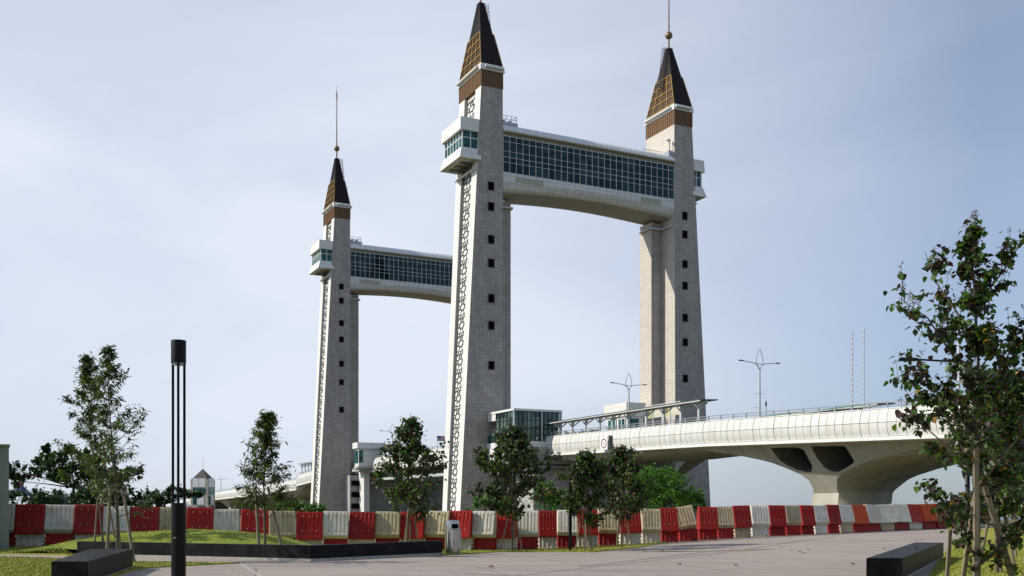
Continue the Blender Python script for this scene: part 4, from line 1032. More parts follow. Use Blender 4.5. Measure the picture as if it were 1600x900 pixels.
# ------------------------------------------------------------------ stacked plastic barriers
def barrier_mesh(kind):
    """unit width 1 (x), front towards -y. kind: hem (returned lower edge), plain, low"""
    m = MB(); nx = 41; W2 = .5
    if kind == 'low': zs = [(0, 0.0), (.05, .03), (.42, .12), (.64, .16)]; top, dep = .64, .62; ribs = 4
    elif kind == 'hem': zs = [(.56, .10), (.58, .06), (.70, -.06), (.73, -.07), (.76, -.065), (.82, -.04), (1.62, .20), (1.70, .235), (1.745, .27)]
    else: zs = [(.54, -.10), (.57, -.115), (.66, -.09), (.74, -.06), (1.62, .20), (1.70, .235), (1.745, .27)]
    back = .62
    cols = []
    for i in range(nx):
        x = lerp(-W2, W2, i/(nx-1)); t = (i/(nx-1)); e = min(t, 1-t)
        g = 0
        if kind == 'low': ph = (t*4) % 1; g = .025*(1 if .12 < ph < .88 else 0) if .04 < t < .96 else 0
        else: ph = ((t-.1)/.8*5) % 1; g = .03 if (.1 < t < .9 and .62 < ph) else 0
        edge = .02*max(0, 1-e/.02)
        cols.append((x, g, edge))
    zz = []
    for (z, y) in zs: zz.append((z, y))
    n = len(zz)
    for x, g, edge in cols:
        for k, (z, y) in enumerate(zz):
            inner = (kind != 'low' and .82 <= z <= 1.63) or (kind == 'low' and .05 < z < .6) or (kind == 'low' and k in (1, 2))
            m.v.append((x, y+(g if inner else 0)+edge, z))
    for i in range(nx-1):
        for k in range(n-1): m.f.append((i*n+k, (i+1)*n+k, (i+1)*n+k+1, i*n+k+1)); m.m.append(0)
    # sides, back and top
    o = len(m.v); zb, zt_ = zz[0][0], zz[-1][0]
    for x in (-W2, W2):
        m.v += [(x, back+.05, zb), (x, zz[-1][1]+.16, zt_)]
    L0, L1 = [k for k in range(n)], [(nx-1)*n+k for k in range(n)]
    m.f.append(tuple([o, *[L0[k] for k in range(n)], o+1])); m.m.append(0)
    m.f.append(tuple([o+3, *[L1[k] for k in reversed(range(n))], o+2])); m.m.append(0)
    m.f.append((o, o+1, o+3, o+2)); m.m.append(0)
    m.f.append((o+1, *[i*n+n-1 for i in range(nx)], o+3)); m.m.append(0)
    m.f.append((o, o+2, *[i*n for i in reversed(range(nx))])); m.m.append(0)
    def hole(x, z, r=.024):
        if kind == 'low': return
        y = lerp(-.05, .20, (z-.78)/.84)-.004
        nrm = Vector((0, -.8, .34)).normalized(); up = Vector((0, .34, .8)).normalized()
        c = Vector((x, y, z))+nrm*.006; q = [c+Vector((1, 0, 0))*math.cos(a*math.pi/4)*r*.85+up*math.sin(a*math.pi/4)*r for a in range(8)]
        oo = len(m.v); m.v += [tuple(p) for p in q]; m.f.append(tuple(oo+a for a in range(8))); m.m.append(1)
    for x in (-.27, 0, .27):
        hole(x, .93); hole(x, 1.55)
    if kind == 'low':
        # interlocking lugs at the right end
        for z in (.12, .3, .48): m.box((W2-.01, .1, z), (W2+.05, .45, z+.09))
    return m
bases = {}
def barrier_obj(kind, colour):
    key = (kind, colour)
    mb = bases.get(kind) or bases.setdefault(kind, barrier_mesh(kind))
    if key not in bases:
        me = bpy.data.meshes.new('plastic_barrier'); me.from_pydata(mb.v, [], mb.f)
        me.materials.append(M[colour]); me.materials.append(M['dark'] if colour != 'b_red' else M['b_cream'])
        me.polygons.foreach_set('material_index', mb.m); me.update(); bases[key] = me
    o = bpy.data.objects.new('plastic_barrier', bases[key]); COL.objects.link(o); return o
ST = [(-70, 'W', 'R'), (-24, 'R', 'W'), (22-46+0, None, None)]
seq = [(-24, 'W', 'R'), (22, 'R', 'W'), (68, 'W', 'R'), (114, 'R', 'W'), (160, 'W', 'R'), (203, 'R', 'W'), (248, 'C', 'R'), (290, 'R', 'W'), (333, 'W', 'R'), (375, 'R', 'W'),
       (420, 'C', 'R'), (462, 'R', 'W'), (504, 'W', 'R'), (544, 'R', 'W'), (585, 'C', 'R'), (624, 'R', 'W'), (662, 'C', 'R'), (699, 'R', 'W'), (736, 'W', 'R'), (772, 'R', 'W'),
       (806, 'W', 'R'), (841, 'R', 'W'), (870, 'W', 'R'), (902, 'R', 'W'), (935, 'C', 'R'), (968, 'R', 'W'), (1003, 'C', 'W'), (1033, 'R', 'R'), (1061, 'D', 'R'), (1092, 'R', 'R'),
       (1122, 'C', 'R'), (1148, 'R', 'C'), (1175, 'W', 'W'), (1203, 'R', 'R'), (1229, 'C', 'R'), (1253, 'R', 'R'), (1274, 'W', 'W'), (1295, 'R', 'R'), (1314, 'W', 'C'), (1335, 'O', 'R'),
       (1357, 'W', 'R'), (1379, 'W', 'C'), (1400, 'W', 'R'), (1423, 'R', 'W'), (1444, 'O', 'R'), (1466, 'R', 'R'), (1486, 'R', 'R'), (1506, 'W', 'R'), (1528, 'R', 'W'), (1550, None, None)]
DD = [(-24, 41.2), (45, 41.6), (300, 43.2), (483, 44.2), (600, 45), (680, 45.5), (735, 45.3), (800, 45.6), (855, 47), (970, 50), (1110, 54.5), (1250, 60.5), (1390, 68), (1480, 73), (1550, 77)]
RZ = [(0, 13), (300, 12), (483, 12), (600, 3), (680, -11), (735, -18), (790, -10), (855, 3), (970, 5), (1110, 7), (1250, 16), (1320, 31), (1390, 40), (1550, 42)]
COLN = {'W': 'white', 'R': 'red', 'C': 'stained cream', 'D': 'dirty brown', 'O': 'orange'}
MATN = {'W': 'b_white', 'R': 'b_red', 'C': 'b_cream', 'D': 'b_dirty', 'O': 'b_orange'}
ones = ['', 'first', 'second', 'third', 'fourth', 'fifth', 'sixth', 'seventh', 'eighth', 'ninth', 'tenth', 'eleventh', 'twelfth', 'thirteenth', 'fourteenth', 'fifteenth', 'sixteenth', 'seventeenth', 'eighteenth', 'nineteenth']
def ordn(n):
    if n < 20: return ones[n]
    t = {2: 'twent', 3: 'thirt', 4: 'fort', 5: 'fift'}[n//10]
    return t+'ieth' if n % 10 == 0 else t+'y-'+ones[n % 10]
rb = random.Random(11)
for i in range(len(seq)-1):
    px0, cu_, cl_ = seq[i]; px1 = seq[i+1][0]
    p0 = at(px0, interp(DD, px0)); p1 = at(px1, interp(DD, px1))
    c = (p0+p1)/2; rz = R(interp(RZ, (px0+px1)/2)); kx = c.x/c.y; wdt = .985*(px1-px0)*c.y/F/(math.cos(rz)-kx*math.sin(rz)); z = gz(c.x, c.y)+.045
    if px0 > 1000: z -= .04
    k = i+1; side = ordn(k)+' stack from the left'
    o = barrier_obj('low', MATN[cl_]); o.location = (c.x, c.y, z); o.rotation_euler = (0, 0, rz+rb.uniform(-.02, .02)); o.scale = (wdt*.93, 1, 1)
    tag(o, f'{COLN[cl_]} lower barrier under a {COLN[cu_]} one, {side}', 'barrier', 'lower row of plastic road barriers')
    o = barrier_obj('hem' if cu_ in 'WCD' and px0 < 1340 else 'plain', MATN[cu_])
    o.location = (c.x, c.y, z+rb.uniform(-.015, .015)); o.rotation_euler = (rb.uniform(-.03, .03), rb.uniform(-.022, .022), rz+rb.uniform(-.04, .04)); o.scale = (wdt, 1, 1)
    lab = f'{COLN[cu_]} upper barrier on a {COLN[cl_]} one, {side}'
    if cu_ == 'D': o.rotation_euler.y = -.17; o.location.z += .10; o.location.y -= .12; lab = 'dirty brown barrier sitting crooked on a red one in the row'
    tag(o, lab, 'barrier', 'upper row of plastic road barriers')

# ------------------------------------------------------------------ plaza furniture
def bench(pts, h, label):
    c = sum((Vector((*p, 0)) for p in pts), Vector())/4
    m = MB(); rel = [Vector((*p, 0))-c for p in pts]
    ctr = Vector((0, 0, 0))
    m.hexa([Vector((p.x, p.y, .07)) for p in rel]+[Vector((p.x, p.y, h)) for p in rel])
    r = empty('granite_bench', c, 0); tag(r, label, 'bench', 'black granite block benches')
    m.build('seat_block', M['granite'], r, bevel=.012)
    b = MB(); q = [p*.97 for p in rel]; b.hexa([Vector((p.x, p.y, 0)) for p in q]+[Vector((p.x, p.y, .07)) for p in q]); b.build('plinth', M['kerb'], r)
    return r
bench([(-9.78, 21.8), (-9.0, 21.8), (-10.33, 28.0), (-11.6, 28.3)], .53, 'long black granite bench at the bottom left beside the lawn')
bench([(8.0, 23.2), (8.82, 23.2), (13.95, 33.2), (13.05, 33.3)], .53, 'long black granite bench at the bottom right beside the grass')
wallp = [(-15.0, 35.4), (-6.2, 31.75), (-2.42, 36.0)]
pw = empty('planter_wall', (-8, 33.5, 0), 0); tag(pw, 'low black granite planter wall in front of the grass mound', 'wall')
def offs(p, q, t): d = Vector((q[0]-p[0], q[1]-p[1], 0)).normalized(); n = Vector((-d.y, d.x, 0)); return n*t
nA = offs(wallp[0], wallp[1], .38); nB = offs(wallp[1], wallp[2], .38); nM = (nA+nB)*.5
m = MB(); P3 = [Vector((*p, 0)) for p in wallp]; IN = [P3[0]+nA, P3[1]+nM*1.1, P3[2]+nB]
def seg_wall(m, a, b, ia, ib, z0_, z1_, g=0):
    a2 = a.lerp(b, g); b2 = b.lerp(a, g); ia2 = ia.lerp(ib, g); ib2 = ib.lerp(ia, g)
    up = lambda p, z: Vector((p.x, p.y, z)); m.hexa([up(a2, z0_), up(b2, z0_), up(ib2, z0_), up(ia2, z0_), up(a2, z1_), up(b2, z1_), up(ib2, z1_), up(ia2, z1_)])
for (a, b, ia, ib, nn) in ((P3[0], P3[1], IN[0], IN[1], 5), (P3[1], P3[2], IN[1], IN[2], 3)):
    for k in range(nn):
        f0, f1 = k/nn, (k+1)/nn; seg_wall(m, a.lerp(b, f0), a.lerp(b, f1), ia.lerp(ib, f0), ia.lerp(ib, f1), .07, .49, .0015)
m.build('wall_slabs', M['granite'], pw, origin=(-8, 33.5, 0), bevel=.008)
m = MB()
sh = Vector((0, -.12, 0))
seg_wall(m, P3[0]+sh, P3[1]+sh, IN[0], IN[1], 0.0, .075); seg_wall(m, P3[1]+sh, P3[2]+sh, IN[1], IN[2], 0.0, .074)
m.build('plinth', M['kerb'], pw, origin=(-8, 33.5, 0))
# litter bin
bn = empty('litter_bin', at(707, 36.3, .0), R(25)); tag(bn, 'stainless steel cylindrical litter bin at the end of the black wall', 'litter bin')
m = MB(); m.lathe([(.26, .0), (.27, .02), (.27, .87), (.25, .89), (.25, 1.13), (.24, 1.17), (.2, 1.2), (.02, 1.21)], n=36); bo = m.build('body', M['stainless'], bn, autos=35)
m = MB(); m.box((-.12, -.262, .92), (.12, -.2, 1.08)); m.build('slot', M['dark'], bn)
m = MB()
for a in (-2.6, -2.0, -1.1, -.5): m.tube([(.285*math.cos(a), .285*math.sin(a), .2), (.285*math.cos(a), .285*math.sin(a), .85)], .014, 6)
m.build('trim_bar', M['pipe_white'], bn)
# slim lamp column, near left
lc = empty('lamp_column', at(279, 21, 0), 0); tag(lc, 'tall slim black lamp column with three rods under a round head', 'lamp')
m = MB(); m.lathe([(.2, 0), (.2, .03), (.145, .04), (.145, 1.76), (.13, 1.77)], n=28); m.build('base', M['black'], lc, autos=40)
m = MB(); m.lathe([(.12, 4.63), (.15, 4.63), (.15, 5.07), (.145, 5.09), (.02, 5.1)], n=28); hd = m.build('lamp_head', M['black'], lc, autos=40)
m = MB(); m.lathe([(.02, 4.58), (.11, 4.58), (.115, 4.629)], n=20); m.build('lens', M['sign_grey'], hd)
for a in (R(180), R(-75), R(8)):
    m = MB(); m.tube([(.115*math.cos(a), .115*math.sin(a), 1.77), (.115*math.cos(a), .115*math.sin(a), 4.63)], .028, 10); m.build('rod', M['black'], lc, autos=40)
m = MB(); m.box((-.06, -.15, 1.05), (.0, -.14, 1.07)); m.build('lock', M['steel'], lc)
# black post in the middle, tall black street lamp at the right
m = MB(); m.tube([(0, 0, 0), (0, 0, 3.35)], .07, 14); m.tube([(0, 0, 0), (0, 0, .04)], .13, 14)
o = m.build('black_post', M['black'], None, autos=40); o.location = at(891, 44.6, gz(2.5, 44.6)); tag(o, 'plain slim black post standing between the middle staked trees', 'post')
sl_ = empty('road_lamp', at(1512, 42.5, 0.03), 0); tag(sl_, 'tall black lamp post with one arm reaching left out of the right tree', 'street lamp')
m = MB(); m.tube([(0, 0, 0), (0, 0, .05)], .3, 16); m.tube([(0, 0, .05), (0, 0, 1.7), (0, 0, 1.75), (0, 0, 7.7)], [.13, .13, .09, .07], 14); m.build('pole', M['black'], sl_, autos=40)
m = MB(); m.bar((0, 0, 7.62), (-2.2, 0, 7.75), .07, .07); m.build('arm', M['black'], sl_)
m = MB(); m.hexa([(-2.85, -.12, 7.68), (-2.1, -.12, 7.68), (-2.1, .12, 7.68), (-2.85, .12, 7.68), (-2.8, -.1, 7.82), (-2.1, -.1, 7.8), (-2.1, .1, 7.8), (-2.8, .1, 7.82)]); m.build('lamp_head', M['black'], sl_)
# corrugated sheet hut at the left edge
HUT = at(14, 39.2)-Matrix.Rotation(R(27), 3, 'Z') @ Vector((2.06, -.8, 0))
hu = empty('metal_hut', HUT, R(27)); tag(hu, 'grey green corrugated metal hut cut off by the left edge', 'hut')
m = MB(); xs_ = []; x = -4.5
ring_ = []
k = 0
while x < 1.95: ring_.append((x, -.8+(.05 if (k % 4) in (1, 2) else 0))); x += .11; k += 1
ring_.append((2.06, -.8)); ring_ += [(2.06, 2.2), (-4.5, 2.2)]
m.loft([[(a, b, 0) for a, b in ring_], [(a, b, 4.0) for a, b in ring_]]); m.build('wall', M['corrugated'], hu, fixn=True)
m = MB(); m.box((-4.6, -.9, 4.0), (2.1, 2.3, 4.06)); m.build('roof', M['corrugated'], hu)

# ------------------------------------------------------------------ trees
def heart(s):  # leaf outline in its own plane, tip at +y
    return [(0, 0, 0), (.42*s, .12*s, .10*s), (.38*s, .55*s, .07*s), (0, 1.05*s, -.05*s), (-.38*s, .55*s, .07*s), (-.42*s, .12*s, .10*s), (0, .5*s, 0)]
HF = [(0, 1, 2, 6), (6, 2, 3), (6, 3, 4), (0, 6, 4, 5)]
def lance(s): return [(0, 0, 0), (.15*s, .35*s, .04*s), (.12*s, .75*s, .03*s), (0, 1.1*s, -.04*s), (-.12*s, .75*s, .03*s), (-.15*s, .35*s, .04*s), (0, .5*s, 0)]
def leaf(mb, p, s, rnd, mats_w, shape, droop=.7):
    a = rnd.uniform(0, 6.283); el = rnd.gauss(-droop, .45) if droop else rnd.uniform(-1.2, 1.2)
    y = Vector((math.cos(a)*math.cos(el), math.sin(a)*math.cos(el), math.sin(el)))
    x = y.cross(Vector((rnd.uniform(-.6, .6), rnd.uniform(-.6, .6), 1))).normalized(); n = x.cross(y)
    s *= rnd.uniform(.65, 1.2)
    r = rnd.random(); mi = 0
    for k, wv in enumerate(mats_w):
        if r < wv: mi = k; break
        r -= wv
    mb.add([p+x*q[0]+y*q[1]+n*q[2] for q in (heart(s) if shape == 'heart' else lance(s))], HF, mi)
def rdir(rnd): 
    while True:
        v = Vector((rnd.uniform(-1, 1), rnd.uniform(-1, 1), rnd.uniform(-1, 1)))
        if .01 < v.length < 1: return v.normalized()
def limb(tb, p, d, ln, r0, rnd, curve=.35, n=5, up=.25, rend=.25):
    pts = [Vector(p)]; d = Vector(d).normalized(); out = []
    for k in range(n):
        d = (d+rdir(rnd)*curve*.5+Vector((0, 0, up*.3))).normalized(); pts.append(pts[-1]+d*ln/n)
    tb.tube(pts, [lerp(r0, r0*rend, k/n) for k in range(n+1)], 5 if r0 < .03 else 7, caps=False)
    return pts, d
def make_tree(name, base, H, seed, leaves, prof, leafsize, mats, mw, label, cat='tree', group=None, t0=.3, nb=26, shape='heart', trunk_r=.05, droop=.7, bark='bark', spread=.16, leader_px=None, extra=None, berries=False, lean=(0, 0), asc=.6, tw=5):
    rnd = random.Random(seed); tb = MB(); lb = MB(); anchors = []
    n = 12; pts = []
    for k in range(n+1):
        f = k/n; pts.append(Vector((lean[0]*f+.10*math.sin(f*5+seed)*f*H/6, lean[1]*f+.08*math.cos(f*4+seed)*f*H/6, H*f*.97)))
    tb.tube(pts, [lerp(trunk_r, trunk_r*.18, (k/n)**.8) for k in range(n+1)], 8, caps=False)
    def along(f): x = f*n; k = min(int(x), n-1); return pts[k].lerp(pts[k+1], x-k)
    for b in range(nb):
        f = t0+(1-t0)*((b+rnd.random())/nb)**.95; az = b*2.4+rnd.uniform(-.4, .4)
        Lr = interp(prof, f)*rnd.choice((rnd.uniform(.45, .8), rnd.uniform(.8, 1.1), rnd.uniform(1.0, 1.32)))
        el = asc*rnd.uniform(.6, 1.4)
        d = Vector((math.cos(az)*math.cos(el), math.sin(az)*math.cos(el), math.sin(el)))
        lp_, dd = limb(tb, along(f), d, Lr/max(.5, math.cos(el)), trunk_r*lerp(.45, .2, f), rnd)
        for q in range(tw):
            t = rnd.uniform(.3, 1.0) if q else 1.0
            k = min(int(t*5), 4); s0 = lp_[k].lerp(lp_[k+1], t*5-k)
            td = (dd+rdir(rnd)*.9+Vector((0, 0, .25))).normalized(); tl = Lr*rnd.uniform(.2, .42)
            tp, _ = limb(tb, s0, td, tl, .009, rnd, n=3)
            anchors += [(tp[-1], 1.0), (tp[1], .6), (tp[2], .8)]
        anchors += [(lp_[-1], 1), (lp_[3], .5)]
    for k in range(5): anchors.append((along(.9+.02*k), .5))
    if extra:
        for e in extra:
            epts = [Vector(x) for x in e['pts']]; tb.tube(epts, [lerp(e['r'], e['r']*.2, i/(len(epts)-1)) for i in range(len(epts))], 7, caps=False)
            for i in range(1, len(epts)):
                for q in range(e.get('n', 4)):
                    s0 = epts[i-1].lerp(epts[i], rnd.random()); td = (rdir(rnd)+(epts[i]-epts[i-1]).normalized()*.5+Vector((0, 0, .2))).normalized()
                    tp, _ = limb(tb, s0, td, e.get('tl', .5)*rnd.uniform(.5, 1.1), .010, rnd, n=3); anchors += [(tp[-1], 1.0), (tp[1], .5), (tp[2], .7)]
    tot = sum(a[1] for a in anchors)
    for a, wv in anchors:
        c = max(1, int(round(leaves*wv/tot*rnd.uniform(.4, 1.6))))
        for _ in range(c): 
            o = rdir(rnd)*abs(rnd.gauss(0, spread)); o.z *= .8
            leaf(lb, a+o, leafsize, rnd, mw, shape, droop)
    r = empty(name, base, 0); tag(r, label, cat, group)
    if berries:
        for a, wv in anchors:
            if a.z > H*.45 and rnd.random() < .16:
                t = a+Vector((rnd.uniform(-.06, .06), rnd.uniform(-.06, .06), rnd.uniform(.15, .35))); tb.tube([a, t], .004, 4, caps=False)
                for _ in range(5):
                    q = t+rdir(rnd)*.05; tb.tube([t, q], .003, 3, caps=False); tb.tube([q-Vector((0, 0, .012)), q, q+Vector((0, 0, .012))], [.004, .014, .004], 5, caps=False)
    tb.build('trunk', M[bark], r, smooth=True, fixn=False)
    lb.build('crown', mats, r, fixn=False)
    return r
MWd = (.33, .22, .25, .185, .015)
def stakes(base, hgt, spread_, seed, label, n=3, tie=True, rr=.035):
    rnd = random.Random(seed); r = empty('tree_stakes', base, 0); tag(r, label, 'tree stakes', 'timber stakes holding young trees')
    tops = []
    for k in range(n):
        a = seed*1.3+k*2*math.pi/n; s = spread_*rnd.uniform(.8, 1.2)
        foot = Vector((s*math.cos(a), s*math.sin(a), -.02)); top = Vector((.12*math.cos(a), .12*math.sin(a), hgt*rnd.uniform(.93, 1.05))); tops.append(top)
        m = MB(); m.tube([foot, foot.lerp(top, .5)+rdir(rnd)*.01, top], [rr*1.1, rr, rr*.9], 8); m.build('stake', M['wood'], r, autos=50)
    if tie:
        for k in range(n): m = MB(); m.bar(tops[k]*1.0+Vector((0, 0, -.12)), tops[(k+1) % n]+Vector((0, 0, -.12)), .05, .06); m.build('crossbar', M['wood'], r)
    return r
GS = 'young dark leaved trees along the barriers'
pf1 = [(.2, .85), (.32, 1.15), (.45, 1.15), (.64, .86), (.78, .56), (.9, .3), (1, .1)]
for (px, d, ytop, seed, lv, lab, wsc) in (
        (641, 40.5, 651, 21, 6000, 'staked dark leaved tree rising behind the right part of the black wall', 1.0),
        (801, 40.4, 668, 22, 7600, 'bushy staked dark tree just right of the litter bin', 1.12),
        (914, 44.8, 706, 23, 6200, 'dark leaved tree behind the slim black post', 1.0),
        (971, 47.5, 698, 24, 6800, 'dark leaved tree with yellow leaves next to the bright green bush', 1.05)):
    b = at(px, d); b.z = gz(b.x, b.y)+.03; H = zat(ytop, d)-b.z
    make_tree('young_tree', b, H, seed, lv, [(a, c*wsc*1.08) for a, c in pf1], .125, L_DARK, MWd, lab, group=GS, trunk_r=.045, t0=.21, nb=46, tw=6, asc=.5)
    stakes(b, 1.75, .45, seed, lab.split(' tree')[0].replace('staked ', '').replace('bushy ', '')+' tree\'s stakes, '+{21: 'behind the black wall', 22: 'right of the litter bin', 23: 'behind the black post', 24: 'beside the bright bush'}[seed], rr=.03)
# big right tree, branches laid out after the photograph
D0 = 19.3
def rel(px, py, dy=0):
    d = D0+dy; p = at(px, d); return Vector((p.x-at(1528, D0).x, dy, zat(py, d)))
ex = [dict(pts=[rel(1530, 640), rel(1490, 560, -.3), rel(1450, 500, -.5), rel(1405, 468, -.5)], r=.028, n=6, tl=.45),
      dict(pts=[rel(1530, 560), rel(1495, 490, .2), rel(1460, 440, .3), rel(1445, 395, .3)], r=.024, n=5, tl=.4),
      dict(pts=[rel(1525, 500), rel(1545, 455, -.2), rel(1572, 420, -.2), rel(1600, 372, -.2), rel(1620, 350, -.3)], r=.026, n=5, tl=.42),
      dict(pts=[rel(1530, 700), rel(1490, 640, .3), rel(1450, 600, .5), rel(1405, 580, .5)], r=.028, n=7, tl=.45),
      dict(pts=[rel(1530, 640), rel(1570, 580, .2), rel(1610, 530, .3), rel(1640, 480, .3)], r=.028, n=7, tl=.5),
      dict(pts=[rel(1530, 720), rel(1480, 700, -.4), rel(1440, 665, -.6), rel(1426, 645, -.6)], r=.02, n=4, tl=.3),
      dict(pts=[rel(1530, 760), rel(1580, 700, -.4), rel(1630, 640, -.5), rel(1680, 600, -.5)], r=.03, n=8, tl=.55),
      dict(pts=[rel(1530, 880), rel(1500, 835, .1), rel(1475, 800, .2), rel(1450, 770, .3)], r=.03, n=6, tl=.42),
      dict(pts=[rel(1530, 885), rel(1570, 855, .1), rel(1620, 820, .2), rel(1690, 770, .2)], r=.032, n=8, tl=.55),
      dict(pts=[rel(1530, 800), rel(1560, 760, .5), rel(1590, 720, .8), rel(1640, 700, .9)], r=.028, n=8, tl=.5),
      dict(pts=[rel(1528, 420), rel(1515, 395), rel(1525, 358)], r=.014, n=4, tl=.25)]
b = at(1528, D0); Ht = zat(356, D0)
make_tree('young_tree', (b.x, b.y, 0.03), Ht, 31, 5700, [(.28, .7), (.4, 1.05), (.55, .9), (.7, .5), (.85, .28), (1, .12)], .125, L_DARK, (.33, .18, .28, .19, .02), 'large dark leaved tree with yellow leaves at the right edge, nearest of all', group=GS,
          trunk_r=.065, t0=.3, nb=24, extra=ex, berries=True, spread=.12, lean=(-.05, 0))
sk = empty('tree_stakes', (b.x, b.y, .03), 0); tag(sk, 'tall pale timber stakes around the nearest tree at the right', 'tree stakes', 'timber stakes holding young trees')
def stk(a, c, w_=.085):
    m = MB(); m.bar(a, c, w_, w_, (0, 1, 0)); m.build('stake', M['wood'], sk)
stk((-.09, -.12, -.02), (-.09, -.12, 2.75)); stk(rel(1478, 930, .6).xyz*1.0, (-.35, .3, 1.9), .06); stk((.85, .2, -.02), (.0, .1, 2.6), .09); stk((.12, 1.0, -.02), (.1, .3, 2.0), .075)
m = MB(); m.bar((-.1, -.1, 2.7), rel(1495, 705, .3), .07, .09); m.build('crossbar', M['wood'], sk); m = MB(); m.bar((-.3, .3, 1.5), (.5, .3, 1.45), .05, .06); m.build('crossbar', M['wood'], sk)
for k, (px, d, Hh, seed, lv, lab) in enumerate(((1558, 25.5, 5.0, 41, 9500, 'dark leaved tree close behind the nearest tree at the right edge'), (1585, 34, 5.4, 42, 7500, 'third dark leaved tree back at the right edge'), (1620, 30, 5.6, 43, 6000, 'dark leaved tree standing just past the right edge'), (1602, 45, 5.2, 44, 4500, 'farthest dark leaved tree at the right edge'))):
    bb_ = at(px, d); make_tree('young_tree', (bb_.x, bb_.y, gz(bb_.x, bb_.y)+.03), Hh, seed, lv, [(.25, .7), (.38, 1.3), (.55, 1.35), (.75, .9), (1, .2)], .12, L_DARK, (.40, .22, .18, .19, .01), lab, group=GS, trunk_r=.055, t0=.19, nb=36)
    stakes(Vector((bb_.x, bb_.y, gz(bb_.x, bb_.y)+.03)), 1.9, .5, seed, 'timber stakes of the '+('tree close behind the nearest tree at the right', 'third tree back at the right', 'tree just past the right edge', 'farthest tree at the right edge')[k], rr=.04)
# slender fine-leaved trees at the left
GF = 'slender fine leaved trees on the mound'
def fine(px, d, ytop, zb, seed, lv, wsc, lab, lean=(0, 0), t0_=.2):
    b = at(px, d, zb); H = zat(ytop, d)-zb
    return make_tree('slender_tree', b, H, seed, lv, [(.14, .6*wsc), (.3, .9*wsc), (.5, .74*wsc), (.7, .5*wsc), (.88, .26*wsc), (1, .08)], .175, L_FINE, (.36, .18, .2, .24, .02), lab, group=GF,
                     shape='lance', trunk_r=.05, t0=t0_, nb=40, droop=.25, spread=.11, lean=lean, asc=.5, tw=4)
fine(184, 30.8, 535, .04, 51, 2700, 1.05, 'thin slender tree nearest the left bench, with open airy crown', (-.22, 0))
fine(161, 36.5, 548, .35, 52, 5200, 1.12, 'denser slender tree on the mound, behind the tree by the left bench', (-.62, 0))
fine(414, 34.4, 642, .25, 53, 4600, 1.0, 'single slender tree on the right slope of the grass mound', (.0, 0))
def stk_set(base, items, label, bars=()):
    r = empty('tree_stakes', base, 0); tag(r, label, 'tree stakes', 'timber stakes holding young trees')
    for a, c, w_ in items:
        m = MB(); m.tube([Vector(a), Vector(c)], [w_, w_*.85], 8); m.build('stake', M['wood'], r, autos=50)
    for a, c in bars: m = MB(); m.bar(a, c, .06, .07); m.build('crossbar', M['wood'], r)
b1 = at(184, 30.8, .04)
stk_set(b1, [((-.22, -.3, 0), (-.18, -.1, 2.25), .055), ((.66, -.45, -.04), (.18, -.05, 2.1), .055), ((-.3, 1.0, 0), (-.1, .2, 1.95), .04)], 'round timber stakes around the tree by the left bench', [((-.2, -.1, 2.2), (.35, -.1, 2.0))])
b2 = at(161, 36.5, .35)
stk_set(b2, [((-.22, -.2, 0), (-.15, -.1, 1.75), .04), ((.35, .3, 0), (.1, .1, 1.75), .04)], 'thin timber stakes by the denser slender tree on the mound')
b3 = at(414, 34.4, .25)
stk_set(b3, [((-.15, -.2, 0), (-.28, -.1, 2.0), .06), ((.62, -.2, 0), (.1, 0, 2.1), .05)], 'two timber stakes holding the single tree on the mound slope')

# background vegetation: leafy shapes from blobs of leaves on a branching skeleton
def bush(name, base, blobs, n, ls, mats, mw, label, cat, seed, group=None, trunk=None, shape='heart', droop=0, shell=.55):
    rnd = random.Random(seed); tb = MB(); lb = MB(); tot = sum(b[3]*b[4] for b in blobs)
    root = Vector((0, 0, 0)) if trunk is None else Vector(trunk)
    tb.tube([(0, 0, -.2), root*.5, root], [.14, .1, .08] if trunk else [.05, .05, .05], 7, caps=False)
    for (x, y, z, rx, rzz) in blobs:
        c = Vector((x, y, z)); tb.tube([root, root.lerp(c, .5)+rdir(rnd)*.1*rx, c], [.05, .03, .015], 5, caps=False)
        k = int(n*rx*rzz/tot)
        subs = []
        for _ in range(max(4, k//45)):
            d = rdir(rnd); subs.append(c+Vector((d.x*rx, d.y*rx, d.z*rzz))*rnd.uniform(shell, 1.0))
        for s_ in subs: tb.tube([c, c.lerp(s_, .5)+rdir(rnd)*.08, s_], [.02, .012, .006], 4, caps=False)
        for _ in range(k):
            s_ = rnd.choice(subs); leaf(lb, s_+rdir(rnd)*abs(rnd.gauss(0, .2*max(rx, rzz))), ls, rnd, mw, shape, droop)
    r = empty(name, base, 0); tag(r, label, cat, group)
    tb.build('trunk' if trunk else 'stems', M['bark_d'], r, smooth=True, fixn=False); lb.build('crown' if trunk else 'foliage', mats, r, fixn=False)
    return r
MWb = (.3, .3, .25, .08, .07)
d = 60
def bp(px, py, dd, base): p = at(px, dd); return (p.x-base.x, p.y-base.y, zat(py, dd)-base.z)
base = at(117, d, -1.2)
bl = []
for px, py, r1, r2 in ((25, 735, .8, .45), (45, 742, .7, .4), (70, 722, .9, .5), (85, 733, .9, .55), (100, 741, .8, .4), (75, 700, .5, .25), (90, 712, .6, .35), (112, 716, .8, .7), (128, 733, .9, .7), (140, 720, .7, .6), (110, 745, .9, .45), (150, 745, .8, .5), (165, 735, .7, .5), (30, 752, .5, .4), (185, 745, .7, .5), (205, 738, .6, .35), (215, 742, .4, .25)):
    x, y, z = bp(px, py, d+random.uniform(-1, 1), base); bl.append((x, y, z, r1, r2))
bush('spreading_tree', base, bl, 7500, .19, L_BG, MWb, 'broad dark green tree spreading in layers behind the barriers at the left', 'tree', 61, trunk=bp(115, 762, d, base))
GB = 'dark bushes behind the barriers at the left'
